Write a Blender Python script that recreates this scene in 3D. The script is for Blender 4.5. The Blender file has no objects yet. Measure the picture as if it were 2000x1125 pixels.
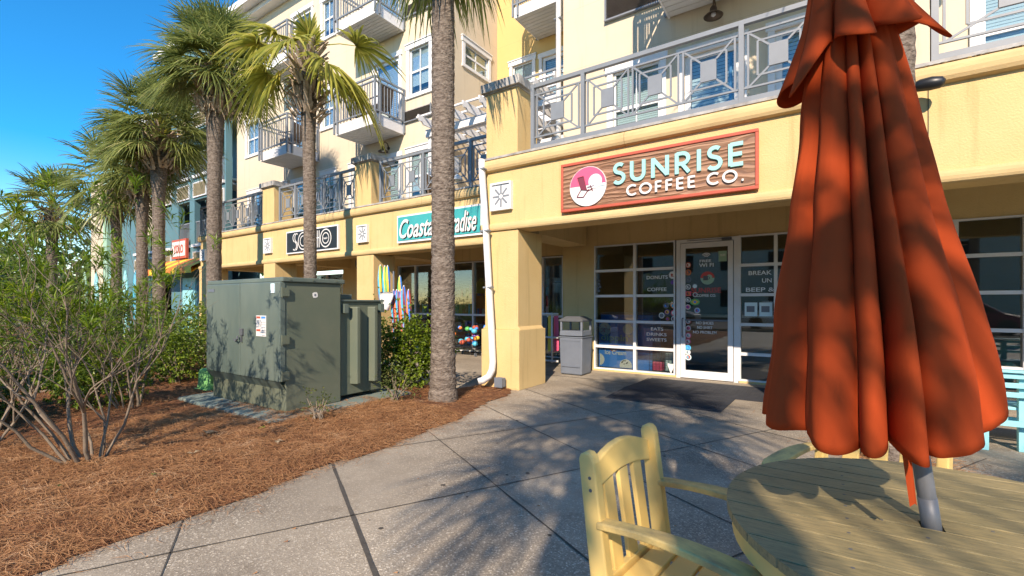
import bpy, math, random
from mathutils import Vector, Matrix, noise
C = bpy.context.scene
COL = C.collection
R = math.radians
rnd = random.Random(7)
# ---------------------------------------------------------------- camera, sky, sun
YAW = R(33.887)
cd = bpy.data.cameras.new('camera'); cam = bpy.data.objects.new('camera', cd); COL.objects.link(cam)
cd.sensor_width = 36; cd.lens = 16.2; cd.shift_y = 0.01475; cd.clip_start = 0.05; cd.clip_end = 1500
cam.location = (0, 0, 1.35); cam.rotation_euler = (R(90), 0, YAW); C.camera = cam
w = bpy.data.worlds.new('World'); C.world = w; w.use_nodes = True
nt = w.node_tree; nt.nodes.clear()
SX, SY, SZ = .39, -1.0, .72
EL = math.atan2(SZ, math.hypot(SX, SY)); AZ = math.atan2(SX, SY)
sky = nt.nodes.new('ShaderNodeTexSky'); sky.sky_type = 'NISHITA'; sky.sun_disc = False
sky.sun_elevation = EL; sky.sun_rotation = AZ; sky.air_density = 1.0; sky.dust_density = 0.0; sky.ozone_density = 3.0; sky.altitude = 300
hs = nt.nodes.new('ShaderNodeHueSaturation'); hs.inputs['Saturation'].default_value = 1.55; hs.inputs['Hue'].default_value = .502; hs.inputs['Value'].default_value = 1.0
bg = nt.nodes.new('ShaderNodeBackground'); bg.inputs['Strength'].default_value = .15
wo = nt.nodes.new('ShaderNodeOutputWorld')
nt.links.new(sky.outputs[0], hs.inputs['Color']); nt.links.new(hs.outputs[0], bg.inputs['Color']); nt.links.new(bg.outputs[0], wo.inputs['Surface'])
sd = bpy.data.lights.new('sun', 'SUN'); so = bpy.data.objects.new('sun', sd); COL.objects.link(so)
sd.energy = 3.4; sd.angle = R(.55); sd.color = (1, .965, .90)
so.rotation_euler = Vector((-SX, -SY, -SZ)).to_track_quat('-Z', 'Y').to_euler(); so.location = (5, -12, 12)
C.view_settings.view_transform = 'Standard'; C.view_settings.look = 'None'; C.view_settings.exposure = 1.07; C.view_settings.gamma = 1
C.view_settings.use_white_balance = True; C.view_settings.white_balance_temperature = 8200; C.view_settings.white_balance_tint = 17
C.render.engine = 'CYCLES'
C.cycles.max_bounces = 6; C.cycles.transparent_max_bounces = 8; C.cycles.caustics_reflective = False; C.cycles.caustics_refractive = False

# ---------------------------------------------------------------- helpers
ORG = {}
def tag(o, label=None, cat=None, group=None, kind=None):
    if label: o['label'] = label
    if cat: o['category'] = cat
    if group: o['group'] = group
    if kind: o['kind'] = kind
    return o
def thing(name, label, cat, loc=(0, 0, 0), group=None, local=False, rotz=0):
    o = bpy.data.objects.new(name, None); COL.objects.link(o); o.empty_display_size = .1
    o.location = loc; o.rotation_euler = (0, 0, rotz); ORG[o.name] = Vector((0, 0, 0)) if local else Vector(loc)
    return tag(o, label, cat, group)
def dup(root, loc, rotz=None, label=None, group=None):
    r = root.copy(); COL.objects.link(r); r.location = loc
    if rotz is not None: r.rotation_euler = (0, 0, rotz)
    if label: r['label'] = label
    if group: r['group'] = group
    for ch in list(root.children):
        c_ = ch.copy(); COL.objects.link(c_); c_.parent = r
        for g_ in list(ch.children):
            d_ = g_.copy(); COL.objects.link(d_); d_.parent = c_
    return r
class MB:
    def __init__(s): s.v = []; s.f = []; s.m = []; s.mi = 0
    def add(s, vs, fs):
        n = len(s.v); s.v += [tuple(p) for p in vs]
        for f in fs: s.f.append(tuple(n + i for i in f)); s.m.append(s.mi)
        return s
    def box(s, x0, x1, y0, y1, z0, z1):
        if x0 > x1: x0, x1 = x1, x0
        if y0 > y1: y0, y1 = y1, y0
        if z0 > z1: z0, z1 = z1, z0
        return s.add([(x0, y0, z0), (x1, y0, z0), (x1, y1, z0), (x0, y1, z0), (x0, y0, z1), (x1, y0, z1), (x1, y1, z1), (x0, y1, z1)],
                     [(0, 3, 2, 1), (4, 5, 6, 7), (0, 1, 5, 4), (1, 2, 6, 5), (2, 3, 7, 6), (3, 0, 4, 7)])
    def quad(s, a, b, c, d): return s.add([a, b, c, d], [(0, 1, 2, 3)])
    def bar(s, a, b, w_, d_, up=(0, 0, 1)):
        a = Vector(a); b = Vector(b); t = (b - a)
        if t.length < 1e-6: return s
        t.normalize(); u = Vector(up)
        if abs(t.dot(u)) > .99: u = Vector((1, 0, 0))
        sd_ = t.cross(u).normalized(); u = sd_.cross(t).normalized()
        vs = []
        for p in (a, b):
            for i, j in ((-1, -1), (1, -1), (1, 1), (-1, 1)): vs.append(p + sd_ * (i * w_ / 2) + u * (j * d_ / 2))
        return s.add(vs, [(3, 2, 1, 0), (4, 5, 6, 7), (0, 1, 5, 4), (1, 2, 6, 5), (2, 3, 7, 6), (3, 0, 4, 7)])
    def tube(s, pts, rad, n=8, caps=True, sc=(1, 1)):
        pts = [Vector(p) for p in pts]
        if not hasattr(rad, '__len__'): rad = [rad] * len(pts)
        vs = []; pu = None
        for i, p in enumerate(pts):
            t = (pts[min(i + 1, len(pts) - 1)] - pts[max(i - 1, 0)]).normalized()
            if pu is None:
                u = Vector((0, 0, 1)) if abs(t.z) < .9 else Vector((1, 0, 0))
            else: u = pu
            a = t.cross(u)
            if a.length < 1e-4: a = t.orthogonal()
            a.normalize(); u = a.cross(t).normalized(); pu = u
            for k in range(n):
                th = 2 * math.pi * k / n
                vs.append(p + a * (math.cos(th) * rad[i] * sc[0]) + u * (math.sin(th) * rad[i] * sc[1]))
        fs = []
        for i in range(len(pts) - 1):
            for k in range(n):
                k2 = (k + 1) % n
                fs.append((i * n + k, i * n + k2, (i + 1) * n + k2, (i + 1) * n + k))
        if caps:
            fs.append(tuple(reversed(range(n)))); fs.append(tuple((len(pts) - 1) * n + k for k in range(n)))
        return s.add(vs, fs)
    def lathe(s, prof, cx=0, cy=0, n=24, caps=True):
        vs = []
        for r_, z_ in prof:
            for k in range(n):
                th = 2 * math.pi * k / n; vs.append((cx + r_ * math.cos(th), cy + r_ * math.sin(th), z_))
        fs = []
        for i in range(len(prof) - 1):
            for k in range(n):
                k2 = (k + 1) % n; fs.append((i * n + k, i * n + k2, (i + 1) * n + k2, (i + 1) * n + k))
        if caps: fs.append(tuple(reversed(range(n)))); fs.append(tuple((len(prof) - 1) * n + k for k in range(n)))
        return s.add(vs, fs)
    def prism(s, poly, y0, y1, axis='y'):
        n = len(poly); vs = []
        for yy in (y0, y1):
            for a, b in poly:
                vs.append((a, yy, b) if axis == 'y' else ((yy, a, b) if axis == 'x' else (a, b, yy)))
        fs = [tuple(range(n)), tuple(reversed(range(n, 2 * n)))] + [(i, n + i, n + (i + 1) % n, (i + 1) % n) for i in range(n)]
        return s.add(vs, fs)
    def build(s, name, mat, parent=None, smooth=False, bevel=0, label=None, flip=False):
        me = bpy.data.meshes.new(name)
        o_ = ORG.get(parent.name, Vector((0, 0, 0))) if parent else Vector((0, 0, 0))
        me.from_pydata([(a - o_.x, b - o_.y, c - o_.z) for a, b, c in s.v], [], s.f)
        mats = mat if isinstance(mat, (list, tuple)) else [mat]
        for m_ in mats: me.materials.append(m_)
        if len(mats) > 1: me.polygons.foreach_set('material_index', s.m)
        if smooth: me.polygons.foreach_set('use_smooth', [True] * len(s.f))
        me.update()
        ob = bpy.data.objects.new(name, me); COL.objects.link(ob)
        if parent: ob.parent = parent; ORG[ob.name] = o_
        else: ORG[ob.name] = Vector((0, 0, 0))
        if bevel:
            b = ob.modifiers.new('bevel', 'BEVEL'); b.width = bevel; b.segments = 2; b.limit_method = 'ANGLE'; b.angle_limit = R(40)
        if label: ob['label'] = label
        return ob
def text(s, x0, x1, z0, z1, y, mat, name, parent, ext=.004, off=0.0, shear=0, z0r=None, spacing=1.0):
    """flat lettering on a plane facing -y, fitted to the box x0..x1, z0..z1; z0r tilts nothing, the base stays level"""
    cu = bpy.data.curves.new('letters', 'FONT'); cu.body = s; cu.size = 1; cu.extrude = 0.02; cu.offset = off; cu.shear = shear; cu.space_character = spacing
    cu.resolution_u = 4
    ob = bpy.data.objects.new('letters', cu)
    me = bpy.data.meshes.new_from_object(ob)
    bpy.data.objects.remove(ob)
    xs = [v.co.x for v in me.vertices]; ys = [v.co.y for v in me.vertices]
    ax, bx, ay, by = min(xs), max(xs), min(ys), max(ys)
    o_ = ORG.get(parent.name, Vector((0, 0, 0))) if parent else Vector((0, 0, 0))
    for v in me.vertices:
        u = (v.co.x - ax) / (bx - ax); t = (v.co.y - ay) / (by - ay)
        v.co = Vector((x0 + u * (x1 - x0), y - (ext if v.co.z > 0 else -.0005), z0 + t * (z1 - z0))) - o_
    me.materials.clear(); me.materials.append(mat); me.name = name
    o = bpy.data.objects.new(name, me); COL.objects.link(o)
    if parent: o.parent = parent; ORG[o.name] = o_
    return o
# ---------------------------------------------------------------- materials
def new_mat(name):
    m = bpy.data.materials.new(name); m.use_nodes = True
    n = m.node_tree; b = n.nodes['Principled BSDF']
    return m, n, b, n.nodes['Material Output']
def N(n, t, **kw):
    q = n.nodes.new(t)
    for k, v in kw.items():
        if k in q.inputs: q.inputs[k].default_value = v
        else: setattr(q, k, v)
    return q
def flat(name, col, rough=.6, metal=0, spec=.5):
    m, n, b, o = new_mat(name); b.inputs['Base Color'].default_value = (*col, 1); b.inputs['Roughness'].default_value = rough
    b.inputs['Metallic'].default_value = metal; b.inputs['Specular IOR Level'].default_value = spec
    return m
def worn(name, col, col2=None, scale=3, rough=.7, bump=.3, bscale=120, amount=.5, detail=6, metal=0, stretch=(1, 1, 1), dist=.002, seam=0, streak=0, world=False, rough2=None, spec=.35):
    """colour varied by two noise scales plus a fine bump"""
    m, n, b, o = new_mat(name); L = n.links.new
    col2 = col2 or tuple(c * .72 for c in col)
    tc = N(n, 'ShaderNodeTexCoord'); src = tc.outputs['Object']
    if world:
        g_ = N(n, 'ShaderNodeNewGeometry'); src = g_.outputs['Position']
    mp = N(n, 'ShaderNodeMapping'); mp.inputs['Scale'].default_value = stretch; L(src, mp.inputs['Vector'])
    n1 = N(n, 'ShaderNodeTexNoise', Scale=scale, Detail=detail, Roughness=.65); L(mp.outputs[0], n1.inputs['Vector'])
    rp = N(n, 'ShaderNodeValToRGB'); rp.color_ramp.elements[0].position = .35; rp.color_ramp.elements[1].position = .68; L(n1.outputs[0], rp.inputs[0])
    mu = N(n, 'ShaderNodeMath', operation='MULTIPLY'); mu.inputs[1].default_value = amount; L(rp.outputs[0], mu.inputs[0])
    mx = N(n, 'ShaderNodeMixRGB'); mx.inputs[1].default_value = (*col, 1); mx.inputs[2].default_value = (*col2, 1); L(mu.outputs[0], mx.inputs[0])
    out = mx.outputs[0]
    if streak:
        m4 = N(n, 'ShaderNodeMapping'); m4.inputs['Scale'].default_value = (9, 9, .55); L(src, m4.inputs['Vector'])
        n4 = N(n, 'ShaderNodeTexNoise', Scale=1.0, Detail=6, Roughness=.6); L(m4.outputs[0], n4.inputs['Vector'])
        r4 = N(n, 'ShaderNodeValToRGB'); r4.color_ramp.elements[0].position = .55; r4.color_ramp.elements[1].position = .8; L(n4.outputs[0], r4.inputs[0])
        u4 = N(n, 'ShaderNodeMath', operation='MULTIPLY'); u4.inputs[1].default_value = streak; L(r4.outputs[0], u4.inputs[0])
        x4 = N(n, 'ShaderNodeMixRGB', blend_type='MULTIPLY'); x4.inputs[2].default_value = (.55, .50, .44, 1); L(u4.outputs[0], x4.inputs[0]); L(out, x4.inputs[1]); out = x4.outputs[0]
    if seam:
        sp = N(n, 'ShaderNodeSeparateXYZ'); L(src, sp.inputs[0])
        a = N(n, 'ShaderNodeMath', operation='MULTIPLY'); a.inputs[1].default_value = 1 / seam; L(sp.outputs[2], a.inputs[0])
        fr = N(n, 'ShaderNodeMath', operation='FRACT'); L(a.outputs[0], fr.inputs[0])
        lt = N(n, 'ShaderNodeMath', operation='LESS_THAN'); lt.inputs[1].default_value = .006; L(fr.outputs[0], lt.inputs[0])
        ml = N(n, 'ShaderNodeMath', operation='MULTIPLY'); ml.inputs[1].default_value = .3; L(lt.outputs[0], ml.inputs[0])
        m2 = N(n, 'ShaderNodeMixRGB'); m2.inputs[2].default_value = (.2, .15, .1, 1); L(ml.outputs[0], m2.inputs[0]); L(out, m2.inputs[1]); out = m2.outputs[0]
    L(out, b.inputs['Base Color'])
    b.inputs['Roughness'].default_value = rough; b.inputs['Metallic'].default_value = metal; b.inputs['Specular IOR Level'].default_value = spec
    n2 = N(n, 'ShaderNodeTexNoise', Scale=bscale, Detail=3); L(mp.outputs[0], n2.inputs['Vector'])
    bp = N(n, 'ShaderNodeBump', Strength=bump, Distance=dist); L(n2.outputs[0], bp.inputs['Height']); L(bp.outputs[0], b.inputs['Normal'])
    return m
def foliage(name, c1, c2, c3=None, scale=4, trans=.35, rough=.45):
    m, n, b, o = new_mat(name); L = n.links.new
    g_ = N(n, 'ShaderNodeNewGeometry')
    n1 = N(n, 'ShaderNodeTexNoise', Scale=scale, Detail=3); L(g_.outputs['Position'], n1.inputs['Vector'])
    wn = N(n, 'ShaderNodeMath', operation='MULTIPLY_ADD'); wn.inputs[1].default_value = .45; L(g_.outputs['Random Per Island'], wn.inputs[0])
    s_ = N(n, 'ShaderNodeMath', operation='MULTIPLY'); s_.inputs[1].default_value = .7; L(n1.outputs[0], s_.inputs[0]); L(s_.outputs[0], wn.inputs[2])
    rp = N(n, 'ShaderNodeValToRGB'); e = rp.color_ramp.elements
    e[0].position = .25; e[0].color = (*c1, 1); e[1].position = .75; e[1].color = (*c2, 1)
    if c3: q = e.new(.97); q.color = (*c3, 1)
    L(wn.outputs[0], rp.inputs[0]); L(rp.outputs[0], b.inputs['Base Color'])
    b.inputs['Roughness'].default_value = rough; b.inputs['Specular IOR Level'].default_value = .4
    tr = N(n, 'ShaderNodeBsdfTranslucent'); L(rp.outputs[0], tr.inputs['Color'])
    ms = N(n, 'ShaderNodeMixShader'); ms.inputs[0].default_value = trans; L(b.outputs[0], ms.inputs[1]); L(tr.outputs[0], ms.inputs[2]); L(ms.outputs[0], o.inputs['Surface'])
    return m
def glass(name, tint=(.75, .82, .82), base=.07, grow=.8):
    m, n, b, o = new_mat(name); L = n.links.new
    n.nodes.remove(b)
    t = N(n, 'ShaderNodeBsdfTransparent'); t.inputs[0].default_value = (*tint, 1)
    gl = N(n, 'ShaderNodeBsdfGlossy'); gl.inputs['Roughness'].default_value = .02; gl.inputs[0].default_value = (.9, .95, 1, 1)
    lw = N(n, 'ShaderNodeLayerWeight'); lw.inputs['Blend'].default_value = .22
    ma = N(n, 'ShaderNodeMath', operation='MULTIPLY_ADD'); ma.inputs[1].default_value = grow; ma.inputs[2].default_value = base; L(lw.outputs['Fresnel'], ma.inputs[0])
    ms = N(n, 'ShaderNodeMixShader'); L(ma.outputs[0], ms.inputs[0]); L(t.outputs[0], ms.inputs[1]); L(gl.outputs[0], ms.inputs[2]); L(ms.outputs[0], o.inputs['Surface'])
    return m
def emit(name, col, st):
    m, n, b, o = new_mat(name); b.inputs['Emission Color'].default_value = (*col, 1); b.inputs['Emission Strength'].default_value = st
    b.inputs['Base Color'].default_value = (*col, 1); return m
M = {}
YEL = (.72, .47, .14); CRM = (.68, .52, .30)
M['stucco'] = worn('yellow_stucco', (.64, .46, .225), (.56, .38, .17), 1.6, .85, .8, 55, .55, dist=.006, spec=.2, streak=.55)
M['cornice'] = worn('yellow_cornice_paint', (.63, .455, .23), (.38, .27, .14), 2.6, .8, .7, 60, .45, dist=.004, spec=.2, stretch=(1, 1, 3))
M['grime'] = worn('black_mildew', (.16, .12, .07), (.42, .30, .13), 14, .9, .5, 80, .9)
M['siding'] = worn('cream_siding', (.62, .53, .40), (.56, .47, .35), .8, .75, .25, 70, .6, seam=1.22, dist=.002, spec=.25, streak=.35)
M['siding_gold'] = worn('gold_siding', (.64, .44, .19), (.58, .39, .16), .8, .75, .25, 70, .6, seam=1.22, spec=.25)
M['white'] = worn('white_trim', (.72, .73, .74), (.56, .57, .58), 3, .55, .15, 60, .5, spec=.4)
M['soffit'] = worn('soffit_boards', (.62, .62, .60), (.50, .50, .48), 4, .7, .15, 60, .5)
M['rail'] = worn('grey_railing_paint', (.20, .225, .25), (.15, .17, .19), 5, .5, .15, 80, .5, spec=.5)
M['capstone'] = worn('grey_cap_concrete', (.45, .44, .42), (.16, .15, .14), 5, .9, .6, 60, .8)
M['glass'] = glass('window_glass', (.8, .88, .9), .05, .6)
M['shop_glass'] = glass('shop_glass', (.76, .80, .78), .09, .9)
M['blind'] = flat('window_blind', (.72, .74, .72), .7)
M['blind_blue'] = flat('blue_blind', (.10, .28, .48), .6)
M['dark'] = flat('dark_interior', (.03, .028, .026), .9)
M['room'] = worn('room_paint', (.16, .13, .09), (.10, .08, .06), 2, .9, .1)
M['louver'] = worn('grey_louver', (.40, .37, .35), (.30, .28, .27), 5, .5, .1)
M['mat_rubber'] = worn('charcoal_rubber', (.035, .038, .045), (.06, .062, .068), 8, .75, .4, 200, .6)
M['can_grey'] = worn('grey_plastic', (.15, .175, .21), (.115, .135, .165), 4, .5, .25, 150, .6, spec=.5)
M['can_dark'] = worn('dark_grey_plastic', (.10, .11, .12), (.07, .07, .08), 4, .5, .25, 150, .5, spec=.5)
M['box_green'] = worn('faded_green_metal', (.07, .105, .095), (.16, .19, .155), 1.5, .42, .10, 25, .6, spec=.55, detail=9, stretch=(1.2, 1.2, .35))
M['box_green2'] = worn('chalky_green_metal', (.10, .125, .09), (.17, .17, .12), 1.3, .48, .12, 25, .5, spec=.5)
M['pad'] = worn('painted_pad', (.13, .19, .18), (.22, .23, .19), 5, .85, .7, 60, .8)
M['ped_green'] = worn('light_green_plastic', (.20, .52, .18), (.16, .44, .15), 4, .45, .15, 80, .5)
M['bark'] = worn('palm_bark', (.095, .072, .058), (.30, .25, .205), 9, .95, 1.0, 16, .85, stretch=(1.6, 1.6, 2.6), dist=.03, spec=.1, detail=12)
M['boot'] = worn('palm_boots', (.34, .24, .17), (.62, .52, .40), 9, .85, .7, 60, .9, dist=.008, spec=.2)
M['palm'] = foliage('palm_leaf', (.09, .125, .035), (.29, .34, .10), (.56, .48, .27), 2.2, .45, .42)
M['palm_y'] = foliage('palm_leaf_yellowed', (.16, .19, .02), (.48, .46, .09), (.50, .32, .14), 3, .45, .42)
M['dead'] = foliage('dry_palm_leaf', (.22, .14, .08), (.40, .31, .20), None, 5, .2, .7)
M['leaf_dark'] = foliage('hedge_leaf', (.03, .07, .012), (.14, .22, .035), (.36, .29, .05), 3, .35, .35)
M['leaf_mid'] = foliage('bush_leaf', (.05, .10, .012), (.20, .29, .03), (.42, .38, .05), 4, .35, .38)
M['leaf_shrub'] = foliage('narrow_shrub_leaf', (.035, .085, .010), (.19, .30, .018), (.42, .44, .04), 2.0, .45, .4)
M['leaf_rose'] = foliage('rose_leaf', (.05, .08, .02), (.15, .18, .05), (.30, .11, .05), 6, .3, .45)
M['twig'] = worn('grey_tan_twig', (.24, .19, .14), (.13, .10, .08), 12, .9, .6, 60, .8, dist=.005)
M['straw'] = foliage('pine_needle', (.21, .088, .036), (.44, .225, .10), (.62, .43, .27), 3, .1, .6)
M['paint_y'] = worn('yellow_poly_lumber', (.76, .53, .19), (.66, .45, .15), 4, .5, .1, 60, .5, spec=.45)
M['turq'] = worn('turquoise_paint', (.25, .62, .66), (.20, .52, .56), 5, .5, .15, 80, .5)
M['pole'] = worn('brushed_aluminium', (.22, .23, .25), (.12, .13, .14), 9, .5, .2, 60, .8, metal=.25, stretch=(1, 1, .3))
M['canvas'] = None
M['teal'] = worn('teal_siding', (.085, .20, .235), (.065, .16, .19), 1, .75, .2, 60, .6, seam=1.2)
M['mint'] = worn('mint_siding', (.32, .52, .38), None, 1, .75, .2, 60, .5)
M['tan_louver'] = worn('tan_louver', (.40, .34, .22), None, 5, .6, .2, 60, .4)
M['red'] = worn('red_paint', (.50, .10, .06), (.40, .08, .05), 5, .5, .1, 60, .5)
M['orange'] = flat('orange_paint', (.80, .22, .05)); M['yellow'] = flat('yellow_paint', (.80, .50, .05))
M['black'] = flat('black_paint', (.012, .013, .016), .4); M['offwhite'] = flat('white_paint', (.68, .68, .66), .5)
M['aqua'] = flat('aqua_letter_paint', (.28, .62, .58), .5); M['pink'] = flat('pink_paint', (.85, .10, .20), .5)
M['blue'] = flat('blue_print', (.03, .24, .75), .35); M['cyan'] = flat('cyan_print', (.05, .45, .65), .4); M['green'] = flat('green_print', (.08, .42, .12), .4)
M['purple'] = flat('purple_print', (.16, .06, .38), .4); M['maroon'] = flat('maroon_print', (.20, .03, .05), .5); M['sky_print'] = flat('pale_blue_print', (.62, .80, .84), .5)
M['vinyl'] = flat('window_lettering', (.8, .8, .78), .5); M['vinyl_red'] = flat('red_window_lettering', (.62, .07, .05), .5); M['brown'] = flat('brown_wood', (.20, .11, .05), .6)
M['bulb'] = emit('lamp_glow', (1, .93, .8), 6)
M['pvc'] = flat('white_pvc_pipe', (.6, .6, .6), .4); M['bronze'] = worn('bronze_lamp_metal', (.12, .085, .06), (.07, .05, .04), 8, .45, .2, 60, .6, metal=.5)

# aggregate concrete: world-space speckles, stains
def concrete():
    m, n, b, o = new_mat('exposed_aggregate_concrete'); L = n.links.new
    g_ = N(n, 'ShaderNodeNewGeometry'); P = g_.outputs['Position']
    v = N(n, 'ShaderNodeTexVoronoi', Scale=125); L(P, v.inputs['Vector'])
    rp = N(n, 'ShaderNodeValToRGB'); cr = rp.color_ramp; cr.interpolation = 'LINEAR'
    cr.elements[0].position = 0; cr.elements[0].color = (.25, .215, .172, 1); cr.elements[1].position = 1; cr.elements[1].color = (.66, .60, .50, 1)
    for p_, c_ in ((.55, (.33, .287, .23, 1)), (.82, (.37, .32, .26, 1)), (.92, (.52, .46, .37, 1)), (.28, (.275, .235, .185, 1))):
        e = cr.elements.new(p_); e.color = c_
    sp = N(n, 'ShaderNodeSeparateColor'); L(v.outputs['Color'], sp.inputs[0]); L(sp.outputs[0], rp.inputs[0])
    n1 = N(n, 'ShaderNodeTexNoise', Scale=1.1, Detail=7, Roughness=.62); L(P, n1.inputs['Vector'])
    r1 = N(n, 'ShaderNodeValToRGB'); r1.color_ramp.elements[0].position = .3; r1.color_ramp.elements[0].color = (.62, .60, .58, 1); r1.color_ramp.elements[1].position = .7; r1.color_ramp.elements[1].color = (1.12, 1.10, 1.06, 1); L(n1.outputs[0], r1.inputs[0])
    # smooth troweled areas without pebbles
    n2 = N(n, 'ShaderNodeTexNoise', Scale=.75, Detail=4); L(P, n2.inputs['Vector'])
    r2 = N(n, 'ShaderNodeValToRGB'); r2.color_ramp.elements[0].position = .42; r2.color_ramp.elements[1].position = .58; L(n2.outputs[0], r2.inputs[0])
    m3 = N(n, 'ShaderNodeMath', operation='MULTIPLY'); m3.inputs[1].default_value = .6; L(r2.outputs[0], m3.inputs[0])
    mx = N(n, 'ShaderNodeMixRGB'); mx.inputs[2].default_value = (.40, .35, .28, 1); L(m3.outputs[0], mx.inputs[0]); L(rp.outputs[0], mx.inputs[1])
    mu = N(n, 'ShaderNodeMixRGB', blend_type='MULTIPLY'); mu.inputs[0].default_value = 1; L(mx.outputs[0], mu.inputs[1]); L(r1.outputs[0], mu.inputs[2])
    ids = []
    for vec, off, st in (((.475, .88, 0), -.466, 1.02), ((.88, -.475, 0), 3.06, 1.36)):
        d_ = N(n, 'ShaderNodeVectorMath', operation='DOT_PRODUCT'); d_.inputs[1].default_value = vec; L(P, d_.inputs[0])
        a_ = N(n, 'ShaderNodeMath', operation='ADD'); a_.inputs[1].default_value = off; L(d_.outputs['Value'], a_.inputs[0])
        q_ = N(n, 'ShaderNodeMath', operation='DIVIDE'); q_.inputs[1].default_value = st; L(a_.outputs[0], q_.inputs[0])
        f_ = N(n, 'ShaderNodeMath', operation='FLOOR'); L(q_.outputs[0], f_.inputs[0]); ids.append(f_)
    cb = N(n, 'ShaderNodeCombineXYZ'); L(ids[0].outputs[0], cb.inputs[0]); L(ids[1].outputs[0], cb.inputs[1])
    wn = N(n, 'ShaderNodeTexWhiteNoise'); L(cb.outputs[0], wn.inputs['Vector'])
    mr = N(n, 'ShaderNodeMapRange'); mr.inputs['To Min'].default_value = .86; mr.inputs['To Max'].default_value = 1.08; L(wn.outputs['Value'], mr.inputs['Value'])
    sl = N(n, 'ShaderNodeMixRGB', blend_type='MULTIPLY'); sl.inputs[0].default_value = 1; L(mu.outputs[0], sl.inputs[1]); L(mr.outputs[0], sl.inputs[2])
    n5 = N(n, 'ShaderNodeTexNoise', Scale=5.5, Detail=8, Roughness=.7); L(P, n5.inputs['Vector'])
    r5 = N(n, 'ShaderNodeValToRGB'); r5.color_ramp.elements[0].position = .56; r5.color_ramp.elements[0].color = (1, 1, 1, 1); r5.color_ramp.elements[1].position = .75; r5.color_ramp.elements[1].color = (.66, .62, .58, 1); L(n5.outputs[0], r5.inputs[0])
    s2 = N(n, 'ShaderNodeMixRGB', blend_type='MULTIPLY'); s2.inputs[0].default_value = .8; L(sl.outputs[0], s2.inputs[1]); L(r5.outputs[0], s2.inputs[2]); mu = s2
    L(mu.outputs[0], b.inputs['Base Color']); b.inputs['Roughness'].default_value = .78; b.inputs['Specular IOR Level'].default_value = .35
    bp = N(n, 'ShaderNodeBump', Strength=.5, Distance=.003); L(v.outputs['Distance'], bp.inputs['Height']); L(bp.outputs[0], b.inputs['Normal'])
    return m
M['concrete'] = concrete()
M['joint'] = worn('joint_grime', (.055, .05, .044), (.10, .09, .075), 20, .95, .4, 100, .7, world=True)
M['asphalt'] = worn('asphalt', (.05, .05, .052), (.075, .073, .07), 2, .9, .6, 150, .6, world=True)
M['soil'] = worn('straw_litter_base', (.20, .075, .030), (.10, .04, .018), 9, .95, 1.0, 70, .9, world=True, dist=.02, detail=9)
M['grass'] = worn('far_grass', (.06, .09, .02), (.10, .10, .04), 1, .95, .5, 50, .8, world=True)
def plank_mat():
    m, n, b, o = new_mat('weathered_table_lumber'); L = n.links.new
    tc = N(n, 'ShaderNodeTexCoord'); mp = N(n, 'ShaderNodeMapping'); mp.inputs['Scale'].default_value = (7, 55, 30); L(tc.outputs['Object'], mp.inputs['Vector'])
    n1 = N(n, 'ShaderNodeTexNoise', Scale=2.2, Detail=9, Roughness=.72); L(mp.outputs[0], n1.inputs['Vector'])
    rp = N(n, 'ShaderNodeValToRGB'); e = rp.color_ramp.elements; e[0].position = .3; e[0].color = (.12, .11, .065, 1); e[1].position = .72; e[1].color = (.38, .29, .145, 1)
    q = e.new(.5); q.color = (.25, .21, .12, 1); L(n1.outputs[0], rp.inputs[0])
    n2 = N(n, 'ShaderNodeTexNoise', Scale=3.5, Detail=5); L(tc.outputs['Object'], n2.inputs['Vector'])
    r2 = N(n, 'ShaderNodeValToRGB'); r2.color_ramp.elements[0].position = .35; r2.color_ramp.elements[0].color = (.80, .80, .72, 1); r2.color_ramp.elements[1].position = .65; r2.color_ramp.elements[1].color = (1.1, 1.05, .95, 1); L(n2.outputs[0], r2.inputs[0])
    mu = N(n, 'ShaderNodeMixRGB', blend_type='MULTIPLY'); mu.inputs[0].default_value = 1; L(rp.outputs[0], mu.inputs[1]); L(r2.outputs[0], mu.inputs[2])
    L(mu.outputs[0], b.inputs['Base Color']); b.inputs['Roughness'].default_value = .5
    bp = N(n, 'ShaderNodeBump', Strength=.3, Distance=.001); L(n1.outputs[0], bp.inputs['Height']); L(bp.outputs[0], b.inputs['Normal'])
    return m
M['plank'] = plank_mat()
def lumber_arm():
    """yellow lumber worn grey on the upward faces of arms: noise patches"""
    return worn('worn_arm_lumber', (.74, .52, .19), (.22, .18, .10), 7, .5, .2, 60, .9, stretch=(1, 2, 1), detail=8)
M['arm'] = lumber_arm()
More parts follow.
